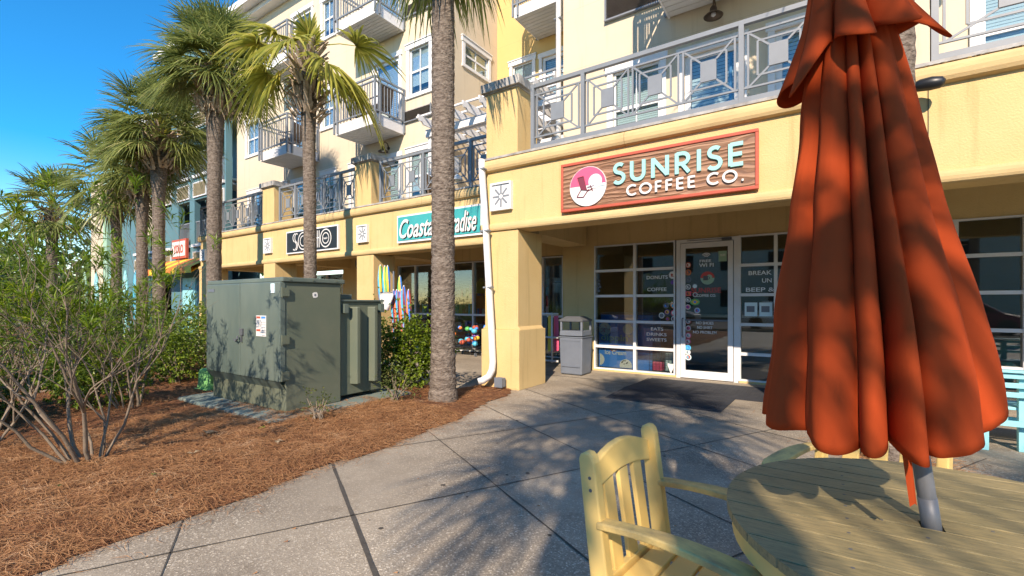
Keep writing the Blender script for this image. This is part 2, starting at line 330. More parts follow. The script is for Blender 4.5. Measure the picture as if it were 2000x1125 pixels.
def canvas():
    m, n, b, o = new_mat('orange_canvas'); L = n.links.new
    tc = N(n, 'ShaderNodeTexCoord')
    n1 = N(n, 'ShaderNodeTexNoise', Scale=4, Detail=5); L(tc.outputs['Object'], n1.inputs['Vector'])
    rp = N(n, 'ShaderNodeValToRGB'); rp.color_ramp.elements[0].position = .3; rp.color_ramp.elements[0].color = (.44, .060, .018, 1); rp.color_ramp.elements[1].position = .7; rp.color_ramp.elements[1].color = (.50, .072, .021, 1); L(n1.outputs[0], rp.inputs[0])
    L(rp.outputs[0], b.inputs['Base Color']); b.inputs['Roughness'].default_value = .9; b.inputs['Specular IOR Level'].default_value = .06
    wv = N(n, 'ShaderNodeTexNoise', Scale=450, Detail=2); L(tc.outputs['Object'], wv.inputs['Vector'])
    bp = N(n, 'ShaderNodeBump', Strength=.25, Distance=.0008); L(wv.outputs[0], bp.inputs['Height']); L(bp.outputs[0], b.inputs['Normal'])
    tr = N(n, 'ShaderNodeBsdfTranslucent'); tr.inputs[0].default_value = (.5, .07, .02, 1)
    ms = N(n, 'ShaderNodeMixShader'); ms.inputs[0].default_value = .12; L(b.outputs[0], ms.inputs[1]); L(tr.outputs[0], ms.inputs[2]); L(ms.outputs[0], o.inputs['Surface'])
    return m
M['canvas'] = canvas()
def carved():
    m, n, b, o = new_mat('carved_brown_wood'); L = n.links.new
    tc = N(n, 'ShaderNodeTexCoord'); mp = N(n, 'ShaderNodeMapping'); mp.inputs['Scale'].default_value = (.6, 1, 2.2); L(tc.outputs['Object'], mp.inputs['Vector'])
    wv = N(n, 'ShaderNodeTexWave', Scale=2.3, Distortion=11.0, Detail=2.0); wv.bands_direction = 'Z'; wv.inputs['Detail Scale'].default_value = 1.0; L(mp.outputs[0], wv.inputs['Vector'])
    rp = N(n, 'ShaderNodeValToRGB'); e = rp.color_ramp.elements; e[0].position = 0; e[0].color = (.16, .075, .042, 1); e[1].position = 1; e[1].color = (.42, .235, .145, 1)
    q = e.new(.10); q.color = (.26, .13, .075, 1); q = e.new(.9); q.color = (.29, .15, .088, 1)
    L(wv.outputs['Fac'], rp.inputs[0]); L(rp.outputs[0], b.inputs['Base Color']); b.inputs['Roughness'].default_value = .6
    bp = N(n, 'ShaderNodeBump', Strength=.8, Distance=.012); L(wv.outputs['Fac'], bp.inputs['Height']); L(bp.outputs[0], b.inputs['Normal'])
    return m
M['carved'] = carved()
# ================================================================ ground
def sheet(name, poly, z, mat, kind='structure'):
    mb = MB(); mb.add([(x, y, z) for x, y in poly], [tuple(range(len(poly)))]); o = mb.build(name, mat); return tag(o, kind=kind)
sheet('ground', [(-400, -400), (400, -400), (400, 400), (-400, 400)], -.03, M['grass'])
sheet('road', [(-300, -26), (300, -26), (300, -8.2), (-300, -8.2)], -.02, M['asphalt'])
sheet('pavement', [(-45, -7), (20, -7), (20, 13.2), (-45, 13.2)], 0, M['concrete'])
mb = MB(); mb.box(-45, 20, -7.15, -7, -.03, .11); tag(mb.build('kerb', M['concrete']), kind='structure')
XR = [(-8, -3.2), (.56, -3.25), (1.25, -3.31), (2.36, -3.38), (3.5, -3.42), (4.6, -3.62), (5.1, -3.78), (5.67, -3.84), (5.97, -4.0)]
def xr(y):
    if y <= XR[0][0]: return XR[0][1]
    for (a, xa), (b_, xb) in zip(XR, XR[1:]):
        if y <= b_: return xa + (xb - xa) * (y - a) / (b_ - a) + .03 * math.sin(y * 5)
    return XR[-1][1]
def ytop(x):
    if x > -4.68: return 5.99
    if x > -5.6: return 5.5
    return min(6.45, 5.5 + (-5.6 - x) * .5)
def inbed(x, y): return -6 < y < ytop(x) and -44 < x < xr(y)
def mh(x, y):
    e = max(0, min(1, (xr(y) - x) / .22, (ytop(x) - y) / .15 + .1))
    return .006 + e * (.03 + .035 * noise.noise((x * 1.1, y * 1.1, 0)) + .022 * noise.noise((x * 6, y * 6, 3)) + .012 * noise.noise((x * 19, y * 19, 5)))
def grid(x0, x1, y0, y1, st, mb):
    nx = int((x1 - x0) / st); ny = int((y1 - y0) / st); idx = {}
    def vi(i, j):
        if (i, j) not in idx:
            x = x0 + i * st; y = y0 + j * st; idx[(i, j)] = len(mb.v); mb.v.append((min(x, xr(y) + .02), y, max(.005, mh(x, y))))
        return idx[(i, j)]
    for i in range(nx):
        for j in range(ny):
            if inbed(x0 + (i + .5) * st, y0 + (j + .5) * st): mb.f.append((vi(i, j), vi(i + 1, j), vi(i + 1, j + 1), vi(i, j + 1))); mb.m.append(0)
mb = MB(); grid(-9.6, -3.15, -2, 6.4, .06, mb); grid(-44, -9.6, -6, 6.6, .4, mb); grid(-9.6, -3.15, -6, -2, .2, mb)
tag(mb.build('mulch_bed', M['soil'], smooth=True), kind='structure')
# pine straw: needles strewn over the bed
mb = MB(); rs = random.Random(3)
def needle(x, y, L_, a, w_, lift):
    dx, dy = math.cos(a), math.sin(a); px, py = -dy * w_, dx * w_; b_ = rs.uniform(-.25, .25) * L_
    z0 = mh(x, y) + .003 + lift * rs.random(); z1 = mh(x + dx * L_ / 2, y + dy * L_ / 2) + .004 + lift * rs.random() * 1.5; z2 = mh(x + dx * L_, y + dy * L_) + .002 + lift * rs.random()
    mx_, my_ = x + dx * L_ / 2 - dy * b_, y + dy * L_ / 2 + dx * b_
    n = len(mb.v)
    mb.v += [(x - px, y - py, z0), (x + px, y + py, z0), (mx_ + px, my_ + py, z1 + .001), (mx_ - px, my_ - py, z1), (x + dx * L_ + px * .4, y + dy * L_ + py * .4, z2), (x + dx * L_ - px * .4, y + dy * L_ - py * .4, z2)]
    mb.f += [(n, n + 1, n + 2, n + 3), (n + 3, n + 2, n + 4, n + 5)]; mb.m += [0, 0]
for k in range(62000):
    t_ = rs.random()
    if t_ < .62: x, y = rs.uniform(-6.4, -3.2), rs.uniform(-.4, 4.2)
    else: x, y = rs.uniform(-10, -3.3), rs.uniform(-1, 6.2)
    if x > xr(y) - .005 + rs.gauss(0, .022) or y > ytop(x) - .02: continue
    needle(x, y, rs.uniform(.07, .19), rs.gauss(0.3, 1.1) if rs.random() < .5 else rs.uniform(0, 6.28), rs.uniform(.0007, .0016), .022)
for k in range(420):      # strays on the concrete
    y = rs.uniform(.3, 5.6); x = xr(y) + abs(rs.gauss(0, .09)); needle(x, y, rs.uniform(.05, .14), rs.uniform(0, 6.28), .0011, .002)
tag(mb.build('pine_straw', M['straw']), 'loose rusty brown pine needles covering the planting bed', 'pine straw', kind='stuff')
mb = MB(); rg = random.Random(9)      # chewing gum and dark spots trodden into the slabs
for x, y in [(-2.75, 3.15), (-2.33, 2.55), (-2.05, 2.98)] + [(rg.uniform(-3, 1), rg.uniform(1.8, 8)) for _ in range(26)]:
    r0 = rg.uniform(.008, .019); mb.add([(x + r0 * rg.uniform(.7, 1.2) * math.cos(k * .785), y + r0 * rg.uniform(.7, 1.2) * math.sin(k * .785), .0035) for k in range(8)], [tuple(range(8))])
tag(mb.build('pavement_spots', M['joint']), kind='structure')
mb = MB()      # crumbs and leaf bits blown over the pavement
for k in range(420):
    x = rg.uniform(-3.4, 1.5); y = rg.uniform(.9, 8.3); L_ = rg.uniform(.006, .028); a = rg.uniform(0, 6.28); w_ = L_ * rg.uniform(.08, .5)
    mb.add([(x, y, .006), (x + L_ * math.cos(a), y + L_ * math.sin(a), .007), (x + L_ * math.cos(a) - w_ * math.sin(a), y + L_ * math.sin(a) + w_ * math.cos(a), .012)], [(0, 1, 2)])
tag(mb.build('leaf_litter', M['straw']), 'tiny scattered leaf crumbs blown over the pavement', 'litter', kind='stuff')
# joints sawn in the pavement (grid turned about 28 degrees)
ux, uy = .88, -.475; nx_, ny_ = .475, .88
mb = MB()
def joint(o_, a, b_, w_, along=True):
    segs = 60; vs = []
    for i in range(segs + 1):
        t = a + (b_ - a) * i / segs; ww = w_ * (.8 + .4 * rs.random())
        for sg in (-1, 1):
            oo = o_ + sg * ww / 2 + .002 * rs.gauss(0, 1)
            x, y = (ux * t + nx_ * oo, uy * t + ny_ * oo) if along else (ux * oo + nx_ * t, uy * oo + ny_ * t)
            vs.append((x, y, .004))
    mb.add(vs, [(2 * i, 2 * i + 1, 2 * i + 3, 2 * i + 2) if along else (2 * i + 1, 2 * i, 2 * i + 2, 2 * i + 3) for i in range(segs)])
for o_, w_ in ((.466, .027), (1.48, .011), (2.5, .011), (3.55, .011), (4.6, .011), (-.477, .009), (-1.45, .009)): joint(o_, -6.5, 4.5, w_)
for o_ in (-4.35, -3.06, -1.62, -.35, .95, 2.2): joint(o_, -1.5, 5.5, .010, False)
mb.box(-4.6, 4, 7.56, 7.572, .003, .0042)
tag(mb.build('pavement_joints', M['joint']), kind='structure')

# ================================================================ the yellow building
B = thing('yellow_building', 'long yellow and cream four-storey building with shops below grey balconies', 'building', (-4, 8, 0))
def wall_holes(name, mat, x0, x1, z0, z1, y, holes, parent, th=.18, ax='y'):
    xs = sorted({x0, x1, *[h[0] for h in holes], *[h[1] for h in holes]}); zs = sorted({z0, z1, *[h[2] for h in holes], *[h[3] for h in holes]})
    mb = MB(); P = (lambda a, b_, c_: (a, b_, c_)) if ax == 'y' else (lambda a, b_, c_: (b_, a, c_))
    for i in range(len(xs) - 1):
        for j in range(len(zs) - 1):
            cx, cz = (xs[i] + xs[i + 1]) / 2, (zs[j] + zs[j + 1]) / 2
            if any(h[0] < cx < h[1] and h[2] < cz < h[3] for h in holes): continue
            for yy in (y, y + th): mb.quad(P(xs[i], yy, zs[j]), P(xs[i + 1], yy, zs[j]), P(xs[i + 1], yy, zs[j + 1]), P(xs[i], yy, zs[j + 1]))
    for a, b_, c_, d_ in [(h[0], h[1], h[2], h[3]) for h in holes] + [(x0, x1, z0, z1)]:
        mb.quad(P(a, y, c_), P(b_, y, c_), P(b_, y + th, c_), P(a, y + th, c_)); mb.quad(P(a, y, d_), P(b_, y, d_), P(b_, y + th, d_), P(a, y + th, d_))
        mb.quad(P(a, y, c_), P(a, y, d_), P(a, y + th, d_), P(a, y + th, c_)); mb.quad(P(b_, y, c_), P(b_, y, d_), P(b_, y + th, d_), P(b_, y + th, c_))
    return mb.build(name, mat, parent)
def prof_x(mb, x0, x1, y, z0, z1, d):
    pts = [(y + .02, z0), (y - d * .55, z0 + .012)]
    for k in range(7):
        a = -math.pi / 2 + math.pi * k / 6; pts.append((y - d * .45 - d * .55 * math.cos(a), (z0 + z1) / 2 + (z1 - z0) * .46 * math.sin(a)))
    pts += [(y - d * .3, z1), (y + .02, z1)]
    mb.prism(pts, x0, x1, 'x')
def section(x0, x1, y, label=None):
    mb = MB(); mb.box(x0, x1, y, y + .34, 2.5, 3.62); mb.build('fascia', M['stucco'], B)
    mb = MB(); prof_x(mb, x0 - .05, x1, y, 2.495, 2.625, .055)
    x = x0
    while x < x1 - .2:
        xe = min(x1, x + 2.4); prof_x(mb, x - (.05 if x == x0 else 0), xe - .006, y, 3.455, 3.65, .085); x = xe
    c_ = mb.build('cornice', M['cornice'], B)
    mb = MB(); mb.box(x0 - .02, x1, y - .05, y + .3, 3.651, 3.685); mb.build('ledge', M['capstone'], B)
    mb = MB(); r_ = random.Random(int(x0 * 10) & 255)        # mildew streaks lying on the cornice shoulder
    for k in range(int((x1 - x0) * 26)):
        xx = r_.uniform(x0, x1); wd = r_.uniform(.006, .035); h_ = r_.uniform(.002, .010)
        mb.box(xx, xx + wd, y - .0535, y - .049, 3.651 - h_, 3.652)
    tag(mb.build('mildew', M['grime'], B), kind='stuff')
section(-4.58, 5.0, 6.0); section(-9.52, -4.58, 7.2); section(-13.8, -9.52, 7.22); section(-17.85, -13.8, 7.24)
def pier(x0, x1, y0, y1, base=True):
    mb = MB(); mb.box(x0, x1, y0, y1, .93 if base else 0, 2.5)
    if base:
        mb.box(x0 - .045, x1 + .045, y0 - .04, y1 + .045, 0, .93)
        mb.prism([(x0 - .045, .93), (x1 + .045, .93), (x1, .985), (x0, .985)], y0 - .001, y1 - .01)
    mb.build('pier', M['stucco'], B, bevel=.006)
def pedestal(x0, x1, y0, y1):
    mb = MB(); mb.box(x0, x1, y0, y1, 3.65, 4.70); p = mb.build('pedestal', M['stucco'], B)
    mb = MB(); mb.box(x0 - .07, x1 + .07, y0 - .07, y1 + .07, 4.72, 4.86); mb.box(x0 - .03, x1 + .03, y0 - .03, y1 + .03, 4.70, 4.72); q = mb.build('cap', M['capstone'], p, bevel=.008)
pier(-4.55, -3.91, 5.99, 6.72); pier(.2, .86, 5.99, 6.72); pier(4.3, 4.9, 5.99, 6.7)
for xx in (-9.37, -13.64, -17.84): pier(xx, xx + .61, 7.19, 7.85, False)
pedestal(-4.5, -3.9, 5.96, 6.55); pedestal(-9.4, -8.8, 7.16, 7.75); pedestal(-13.68, -13.05, 7.18, 7.75)
mb = MB(); mb.box(.68, .87, 5.97, 6.5, 3.65, 8.6); mb.box(.1, .68, 6.02, 6.5, 3.65, 8.6); mb.build('pilaster', M['siding'], B)
# ceilings / decks, cross beams, arcade walls
mb = MB(); mb.box(-4.58, 5, 6.3, 12, 3.1, 3.6); mb.box(-17.85, -4.58, 7.55, 12, 3.1, 3.6); mb.build('deck', M['soffit'], B)


for nm_ in ((-4.5, -3.96, 6.72, 8.62), (.25, .8, 6.72, 8.62), (-9.3, -8.8, 7.85, 9.8), (-13.6, -13.1, 7.85, 9.8), (-17.8, -17.3, 7.85, 9.8)): MB().box(*nm_, 2.52, 3.12).build('beam', M['stucco'], B)
mb = MB(); mb.box(-4.52, -3.81, 8.65, 8.85, 0, 3.12); mb.box(-3.81, 5, 8.65, 8.85, 2.5, 3.12); mb.box(-4.52, -4.4, 8.85, 9.8, 0, 3.12)
mb.box(-3.81, -2.19, 8.62, 8.80, 0, .035); mb.box(-1.17, 5, 8.62, 8.80, 0, .035); mb.box(-17.85, -4.52, 9.8, 10, 2.5, 3.12)
mb.box(-11.65, -10.85, 9.8, 10, 0, 2.5); mb.box(-13.5, -12.75, 9.8, 10, 0, 2.5); mb.box(-5.1, -4.5, 9.8, 10, 0, 2.5); mb.box(-17.85, -15.4, 9.8, 10, 0, 2.5)
mb.build('shop_wall', M['stucco'], B)
# ---- shop windows
def storefront(x0, x1, cols, rows, y, mat=None, fw=.05, label=None):
    mb = MB(); d = .06; z0, z1 = rows[0], rows[-1]
    xs = cols if isinstance(cols, (list, tuple)) else [x0 + (x1 - x0) * i / cols for i in range(cols + 1)]
    for x in xs: mb.box(x - fw / 2 if x > xs[0] else x, x + fw / 2 if x < xs[-1] else x, y - d, y + .05, z0, z1)
    for i in range(len(xs) - 1):
        a = xs[i] + (fw / 2 if i else 0) + (0 if i else 0); b_ = xs[i + 1] - fw / 2
        for z in rows: mb.box(a, b_, y - d + .008, y + .042, z - (0 if z == z0 else fw / 2), z + (0 if z == z1 else fw / 2))
    f = mb.build('shop_window', mat or M['white'], B, label=label)
    mb = MB(); mb.box(xs[0], xs[-1], y - .006, y + .004, z0 + .02, z1 - .02); p = mb.build('pane', M['shop_glass'], f)
    return f, p
ROWS = [.035, .49, .99, 1.49, 1.99, 2.495]
wL, _ = storefront(-3.80, -2.20, [-3.80, -2.97, -2.215], ROWS, 8.68)
wR, _ = storefront(-1.15, .3, [-1.16, -.62, .02], ROWS, 8.68)
wF, _ = storefront(.3, 2.2, [.9, 1.53, 2.19, 2.85, 3.5], ROWS, 8.68)
# coastal + soho fronts
wC, _ = storefront(-10.8, -5.2, [-10.8, -10.06, -9.0, -7.86, -6.7, -5.67, -5.12], [.03, 1.03, 2.48], 9.85, M['white'])
wS, _ = storefront(-12.7, -11.7, [-12.7, -11.7], [.03, 2.2], 9.85, M['white']); storefront(-15.4, -13.5, [-15.4, -14.4, -13.5], [.8, 1.6, 2.35], 9.85, M['white'])
# ---- coffee shop door
dr = MB()
dr.box(-2.19, -2.12, 8.62, 8.73, 0, 2.49); dr.box(-1.24, -1.16, 8.62, 8.73, 0, 2.49); dr.box(-2.12, -1.24, 8.62, 8.73, 2.43, 2.49)
dfr = dr.build('door_frame', M['white'], B)
dr = MB(); dr.box(-2.11, -2.03, 8.60, 8.65, .015, 2.42); dr.box(-1.33, -1.25, 8.60, 8.65, .015, 2.42); dr.box(-2.03, -1.33, 8.602, 8.648, 2.33, 2.42); dr.box(-2.03, -1.33, 8.602, 8.648, .015, .15)
door = dr.build('shop_door', M['white'], B)
mb = MB(); mb.box(-2.04, -1.32, 8.620, 8.628, .14, 2.34); mb.build('pane', M['shop_glass'], door)
mb = MB(); mb.box(-2.03, -1.33, 8.585, 8.60, 1.035, 1.06); mb.tube([(-2.07, 8.60, .74), (-2.07, 8.54, .76), (-2.07, 8.54, 1.06), (-2.07, 8.60, 1.08)], .012); mb.build('handle', M['can_grey'], door)
mb = MB(); mb.box(-1.42, -1.27, 8.55, 8.60, 2.43, 2.47); mb.box(-2.0, -1.3, 8.575, 8.585, 2.455, 2.465); mb.build('door_closer', M['can_dark'], door)
TY = 8.672; DY = 8.618
def letters(s, x0, x1, z0, z1, parent, mat='vinyl', y=None, name='lettering', off=.012): return text(s, x0, x1, z0, z1, y or TY, M[mat], name, parent, .002, off)
letters('DONUTS', -2.75, -2.36, 1.80, 1.865, wL); letters('COFFEE', -2.74, -2.38, 1.575, 1.64, wL)
letters('EATS', -2.67, -2.44, .835, .895, wL); letters('DRINKS', -2.75, -2.38, .735, .795, wL); letters('SWEETS', -2.75, -2.38, .635, .695, wL)
letters('BREAK', -1.02, -.68, 1.82, 1.89, wR); letters('UN', -.82, -.68, 1.69, 1.76, wR); letters('BEEP &', -1.06, -.64, 1.54, 1.61, wR)
letters('SUNRISE', -1.93, -1.44, 1.53, 1.62, door, 'vinyl_red', DY); letters('COFFEE CO.', -1.84, -1.52, 1.46, 1.505, door, 'vinyl', DY)
letters('NO SHOES', -1.85, -1.56, .975, 1.025, door, 'vinyl', DY); letters('NO SHIRT', -1.83, -1.58, .895, .945, door, 'vinyl', DY); letters('NO PROBLEM', -1.90, -1.51, .81, .86, door, 'vinyl', DY)
letters('FREE', -1.79, -1.60, 2.07, 2.115, door, 'vinyl', DY); letters('WI FI', -1.80, -1.56, 1.985, 2.05, door, 'vinyl', DY)
letters('2020', -1.46, -1.37, 2.16, 2.20, door, 'vinyl', DY - .004)
mb = MB(); mb.box(-1.48, -1.35, DY - .003, DY, 2.07, 2.25); mb.build('sticker', M['mint'], door)
def disc(mb, cx, cz, r_, y, n=20, d=.002, sx=1, a0=0, a1=360):
    vs = [(cx + r_ * sx * math.cos(R(a0 + (a1 - a0) * k / n)), y, cz + r_ * math.sin(R(a0 + (a1 - a0) * k / n))) for k in range(n + (a1 - a0 < 360))]
    mb.add(vs, [tuple(range(len(vs)))])
def arc_strip(mb, cx, cz, r0, r1, a0, a1, y, n=12):
    vs = []
    for k in range(n + 1):
        a = R(a0 + (a1 - a0) * k / n); vs += [(cx + r0 * math.cos(a), y, cz + r0 * math.sin(a)), (cx + r1 * math.cos(a), y, cz + r1 * math.sin(a))]
    mb.add(vs, [(2 * i, 2 * i + 1, 2 * i + 3, 2 * i + 2) for i in range(n)])
mb = MB()
for r_ in (.03, .055, .08): arc_strip(mb, -1.68, 2.14, r_, r_ + .013, 40, 140, DY - .001)
mb.build('sticker', M['vinyl'], door)
mb = MB(); disc(mb, -1.66, 1.79, .115, DY - .001, 28, a0=0, a1=180); mb.mi = 1; disc(mb, -1.66, 1.79, .115, DY - .001, 28, a0=180, a1=360); disc(mb, -1.63, 1.80, .05, DY - .002, 18)
mb.mi = 2; mb.box(-1.73, -1.65, DY - .004, DY - .003, 1.75, 1.83); arc_strip(mb, -1.645, 1.79, .016, .026, -90, 90, DY - .0035)
mb.build('emblem', [M['vinyl_red'], M['mint'], M['can_dark']], door)
rk = random.Random(11); cols_ = ['red', 'orange', 'can_grey', 'offwhite', 'pink', 'can_dark', 'blue', 'cyan', 'green', 'purple', 'maroon', 'sky_print', 'yellow']
def sticker(x, z, r_, c1, c2, parent, y, shape=0, c3=None):
    mb = MB()
    if shape == 0: disc(mb, x, z, r_, y, 18)
    else: mb.box(x - r_, x + r_, y - .0004, y, z - r_ * .8, z + r_ * .8)
    mb.mi = 1; disc(mb, x, z, r_ * .72, y - .001, 14); mb.mi = 2
    if shape == 2: mb.box(x - r_ * .5, x + r_ * .5, y - .003, y - .0025, z - r_ * .15, z + r_ * .15)
    else:
        disc(mb, x - r_ * .2, z + r_ * .1, r_ * .33, y - .0025, 8); mb.box(x - r_ * .45, x + r_ * .45, y - .004, y - .003, z - r_ * .42, z - r_ * .22)
    mb.build('sticker', [M[c1], M[c2], M[c3 or rk.choice(cols_)]], parent)
zz = [2.03, 1.90, 1.77, 1.64, 1.52, 1.41, 1.28, 1.02, .90, .77, .66, .55, .47, .38]
cc = [('red', 'offwhite', 'red'), ('orange', 'can_dark', 'orange'), ('can_grey', 'can_dark', 'can_grey'), ('offwhite', 'can_dark', 'offwhite'), ('pink', 'orange', 'maroon'), ('offwhite', 'can_dark', 'vinyl'), ('offwhite', 'pink', 'purple'), ('red', 'offwhite', 'can_dark'),
      ('offwhite', 'pink', 'maroon'), ('pink', 'offwhite', 'can_grey'), ('pink', 'offwhite', 'maroon'), ('cyan', 'blue', 'cyan'), ('offwhite', 'sky_print', 'can_grey'), ('sky_print', 'red', 'cyan')]
for z, c_ in zip(zz, cc): sticker(-1.985 + rk.uniform(-.006, .006), z, .052 if c_[0] != 'offwhite' else .047, c_[0], c_[1], door, DY - .001, 1 if c_[0] == 'pink' and c_[1] == 'orange' else 0, c_[2])
sticker(-1.87, 1.65, .05, 'can_grey', 'sky_print', door, DY - .001); sticker(-1.865, 1.50, .042, 'offwhite', 'can_grey', door, DY - .001); sticker(-1.83, 1.22, .05, 'offwhite', 'blue', door, DY - .001, 0, 'red')
mb = MB(); disc(mb, -1.87, 1.37, .058, DY - .001, 22, sx=1.45); mb.mi = 1; disc(mb, -1.87, 1.37, .045, DY - .002, 4, sx=1.5); mb.mi = 2; disc(mb, -1.87, 1.37, .023, DY - .003, 12); mb.build('sticker', [M['green'], M['yellow'], M['blue']], door)
for x, z, r_, c1, c2 in ((-2.27, 1.865, .07, 'offwhite', 'vinyl'), (-2.27, 1.73, .05, 'can_dark', 'purple'), (-2.39, 1.30, .05, 'can_grey', 'can_dark'), (-2.26, 1.30, .045, 'orange', 'cyan'), (-2.37, 1.185, .048, 'purple', 'yellow'), (-2.25, 1.17, .055, 'pink', 'offwhite'), (-2.36, 1.06, .042, 'brown', 'red'), (-2.25, 1.06, .05, 'offwhite', 'can_dark'), (-2.47, 1.12, .055, 'offwhite', 'can_grey')):
    sticker(x, z, r_, c1, c2, wL, TY)
mb = MB(); mb.add([(-2.36, TY, .2), (-2.30, TY, .05), (-2.24, TY, .2), (-2.24, TY, .24), (-2.30, TY, .225), (-2.36, TY, .24)], [(0, 1, 2, 3, 4, 5)]); mb.build('sticker', M['offwhite'], wL)
for x in (-1.08, -.86): mb = MB(); mb.box(x, x + .19, TY - .002, TY, 1.13, 1.36); mb.mi = 1; mb.box(x + .03, x + .15, TY - .004, TY - .003, 1.2, 1.30); mb.build('notice', [M['sky_print'], M['can_grey']], wR)
for x, z, s in ((-1.0, 1.95, 'l'), ):
    pass
mb = MB()      # white pictogram blob near top left pane
for k in range(10): disc(mb, -3.72 + rk.uniform(-.03, .05), 1.72 + rk.uniform(-.13, .12), rk.uniform(.012, .03), TY - .001 * k * .2, 7)
mb.build('sticker', M['can_grey'], wL)
# ---- shop interiors
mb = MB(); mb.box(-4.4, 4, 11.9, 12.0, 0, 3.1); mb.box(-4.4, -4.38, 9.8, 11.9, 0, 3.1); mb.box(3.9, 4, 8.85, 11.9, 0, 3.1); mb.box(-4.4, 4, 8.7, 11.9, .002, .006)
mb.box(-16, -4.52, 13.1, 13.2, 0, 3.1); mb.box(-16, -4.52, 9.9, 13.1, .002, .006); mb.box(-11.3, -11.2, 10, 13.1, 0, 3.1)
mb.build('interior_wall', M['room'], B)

# ================================================================ upper storeys
LW = [(-10.19, -9.38, 7.53, 8.88), (-14.48, -13.84, 7.47, 8.70), (-19.68, -18.71, 7.42, 8.69), (-14.48, -13.84, 10.6, 11.85), (-10.19, -9.38, 10.62, 11.97), (-19.68, -18.71, 10.5, 11.8),
      (-10.19, -9.38, 4.4, 5.8), (-14.48, -13.84, 4.4, 5.8), (-12.9, -12.1, 4.4, 5.8), (-17.6, -16.8, 4.4, 5.8), (-19.5, -18.7, 4.4, 5.8)]
LD = [(-11.75, -10.62, 6.72, 8.85), (-11.75, -10.62, 9.82, 11.95), (-16.3, -15.15, 6.72, 8.85), (-16.3, -15.15, 9.82, 11.95), (-11.5, -10.6, 3.6, 5.8), (-16.3, -15.2, 3.6, 5.8)]
wall_holes('wall', M['siding'], -20.53, -8.92, 3.6, 12.9, 9.7, LW + LD, B)
RW = [(-3.35, -2.45, 4.35, 5.80), (1.75, 2.75, 4.2, 5.6)]
RD = [(-2.02, -1.12, 3.6, 5.72), (-.62, .0, 3.6, 5.72)]
wall_holes('wall', M['siding'], -4.43, 5, 3.6, 11.5, 8.5, RW + RD, B)
wall_holes('wall', M['siding'], 9.7, 12.4, 3.6, 12.9, -8.92, [(10.72, 11.9, 8.55, 9.2)], B, th=-.18, ax='x')
GW = [(-8.3, -7.55, 7.4, 9.0)]; GD = [(-7.2, -6.2, 6.72, 8.95), (-7.2, -6.2, 3.6, 5.8), (-7.2, -6.2, 9.8, 12)]
wall_holes('wall', M['siding_gold'], -8.92, -4.43, 3.6, 12.9, 12.4, GW + GD, B)
mb = MB(); mb.box(-4.43, -4.25, 8.7, 12.4, 3.6, 11.5); mb.build('wall', M['siding_gold'], B)
mb = MB(); mb.box(-20.53, -20.35, 9.9, 16, 3.6, 12.9); mb.box(-17.9, -17.75, 7.5, 9.7, 3.1, 3.6); mb.build('wall', M['siding'], B)
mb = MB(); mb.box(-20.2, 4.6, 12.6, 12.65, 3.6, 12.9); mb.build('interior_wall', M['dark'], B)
def window(x0, x1, z0, z1, y, blind='blind', muntin=True, bz=0.0, ax='y', sgn=-1):
    """double hung window: casing, sashes, glass, blind"""
    P = (lambda mb_, a, b_, c_, d_, e, f: mb_.box(a, b_, c_, d_, e, f)) if ax == 'y' else (lambda mb_, a, b_, c_, d_, e, f: mb_.box(c_, d_, a, b_, e, f))
    F = y + sgn * .035; mb = MB(); cw = .115
    P(mb, x0 - cw, x0, F, y, z0 - .02, z1); P(mb, x1, x1 + cw, F, y, z0 - .02, z1); P(mb, x0 - cw - .03, x1 + cw + .03, y + sgn * .05, y, z1, z1 + .14); P(mb, x0 - cw - .05, x1 + cw + .05, y + sgn * .075, y, z1 + .141, z1 + .17)
    P(mb, x0 - cw - .02, x1 + cw + .02, y + sgn * .05, y, z0 - .11, z0 - .021)
    I = y - sgn * .03; zm = (z0 + z1) / 2; s_ = .045
    for a, b_, c_, d_ in ((x0, x0 + s_, z0, z1), (x1 - s_, x1, z0, z1), (x0 + s_, x1 - s_, z0, z0 + s_), (x0 + s_, x1 - s_, z1 - s_, z1), (x0 + s_, x1 - s_, zm - .03, zm + .03)): P(mb, a, b_, I, I - sgn * .04, c_, d_)
    if muntin:
        xm = (x0 + x1) / 2; P(mb, xm - .011, xm + .011, I + sgn * .002, I - sgn * .038, z0 + s_, zm - .03); P(mb, xm - .011, xm + .011, I + sgn * .002, I - sgn * .038, zm + .03, z1 - s_)
    f = mb.build('window', M['white'], B)
    mb = MB(); P(mb, x0 + s_, x1 - s_, I - sgn * .015, I - sgn * .02, z0 + s_, z1 - s_); mb.build('pane', M['glass'], f)
    mb = MB(); z = z0 + .03 + bz
    while z < z1 - .04:
        P(mb, x0 + .05, x1 - .05, y - sgn * .09, y - sgn * .094, z, z + .037); z += .043
    mb.build('blind', M[blind], f)
    mb = MB(); P(mb, x0, x1, y - sgn * .19, y - sgn * .2, z0, z1); mb.build('lining', M['room'], f)
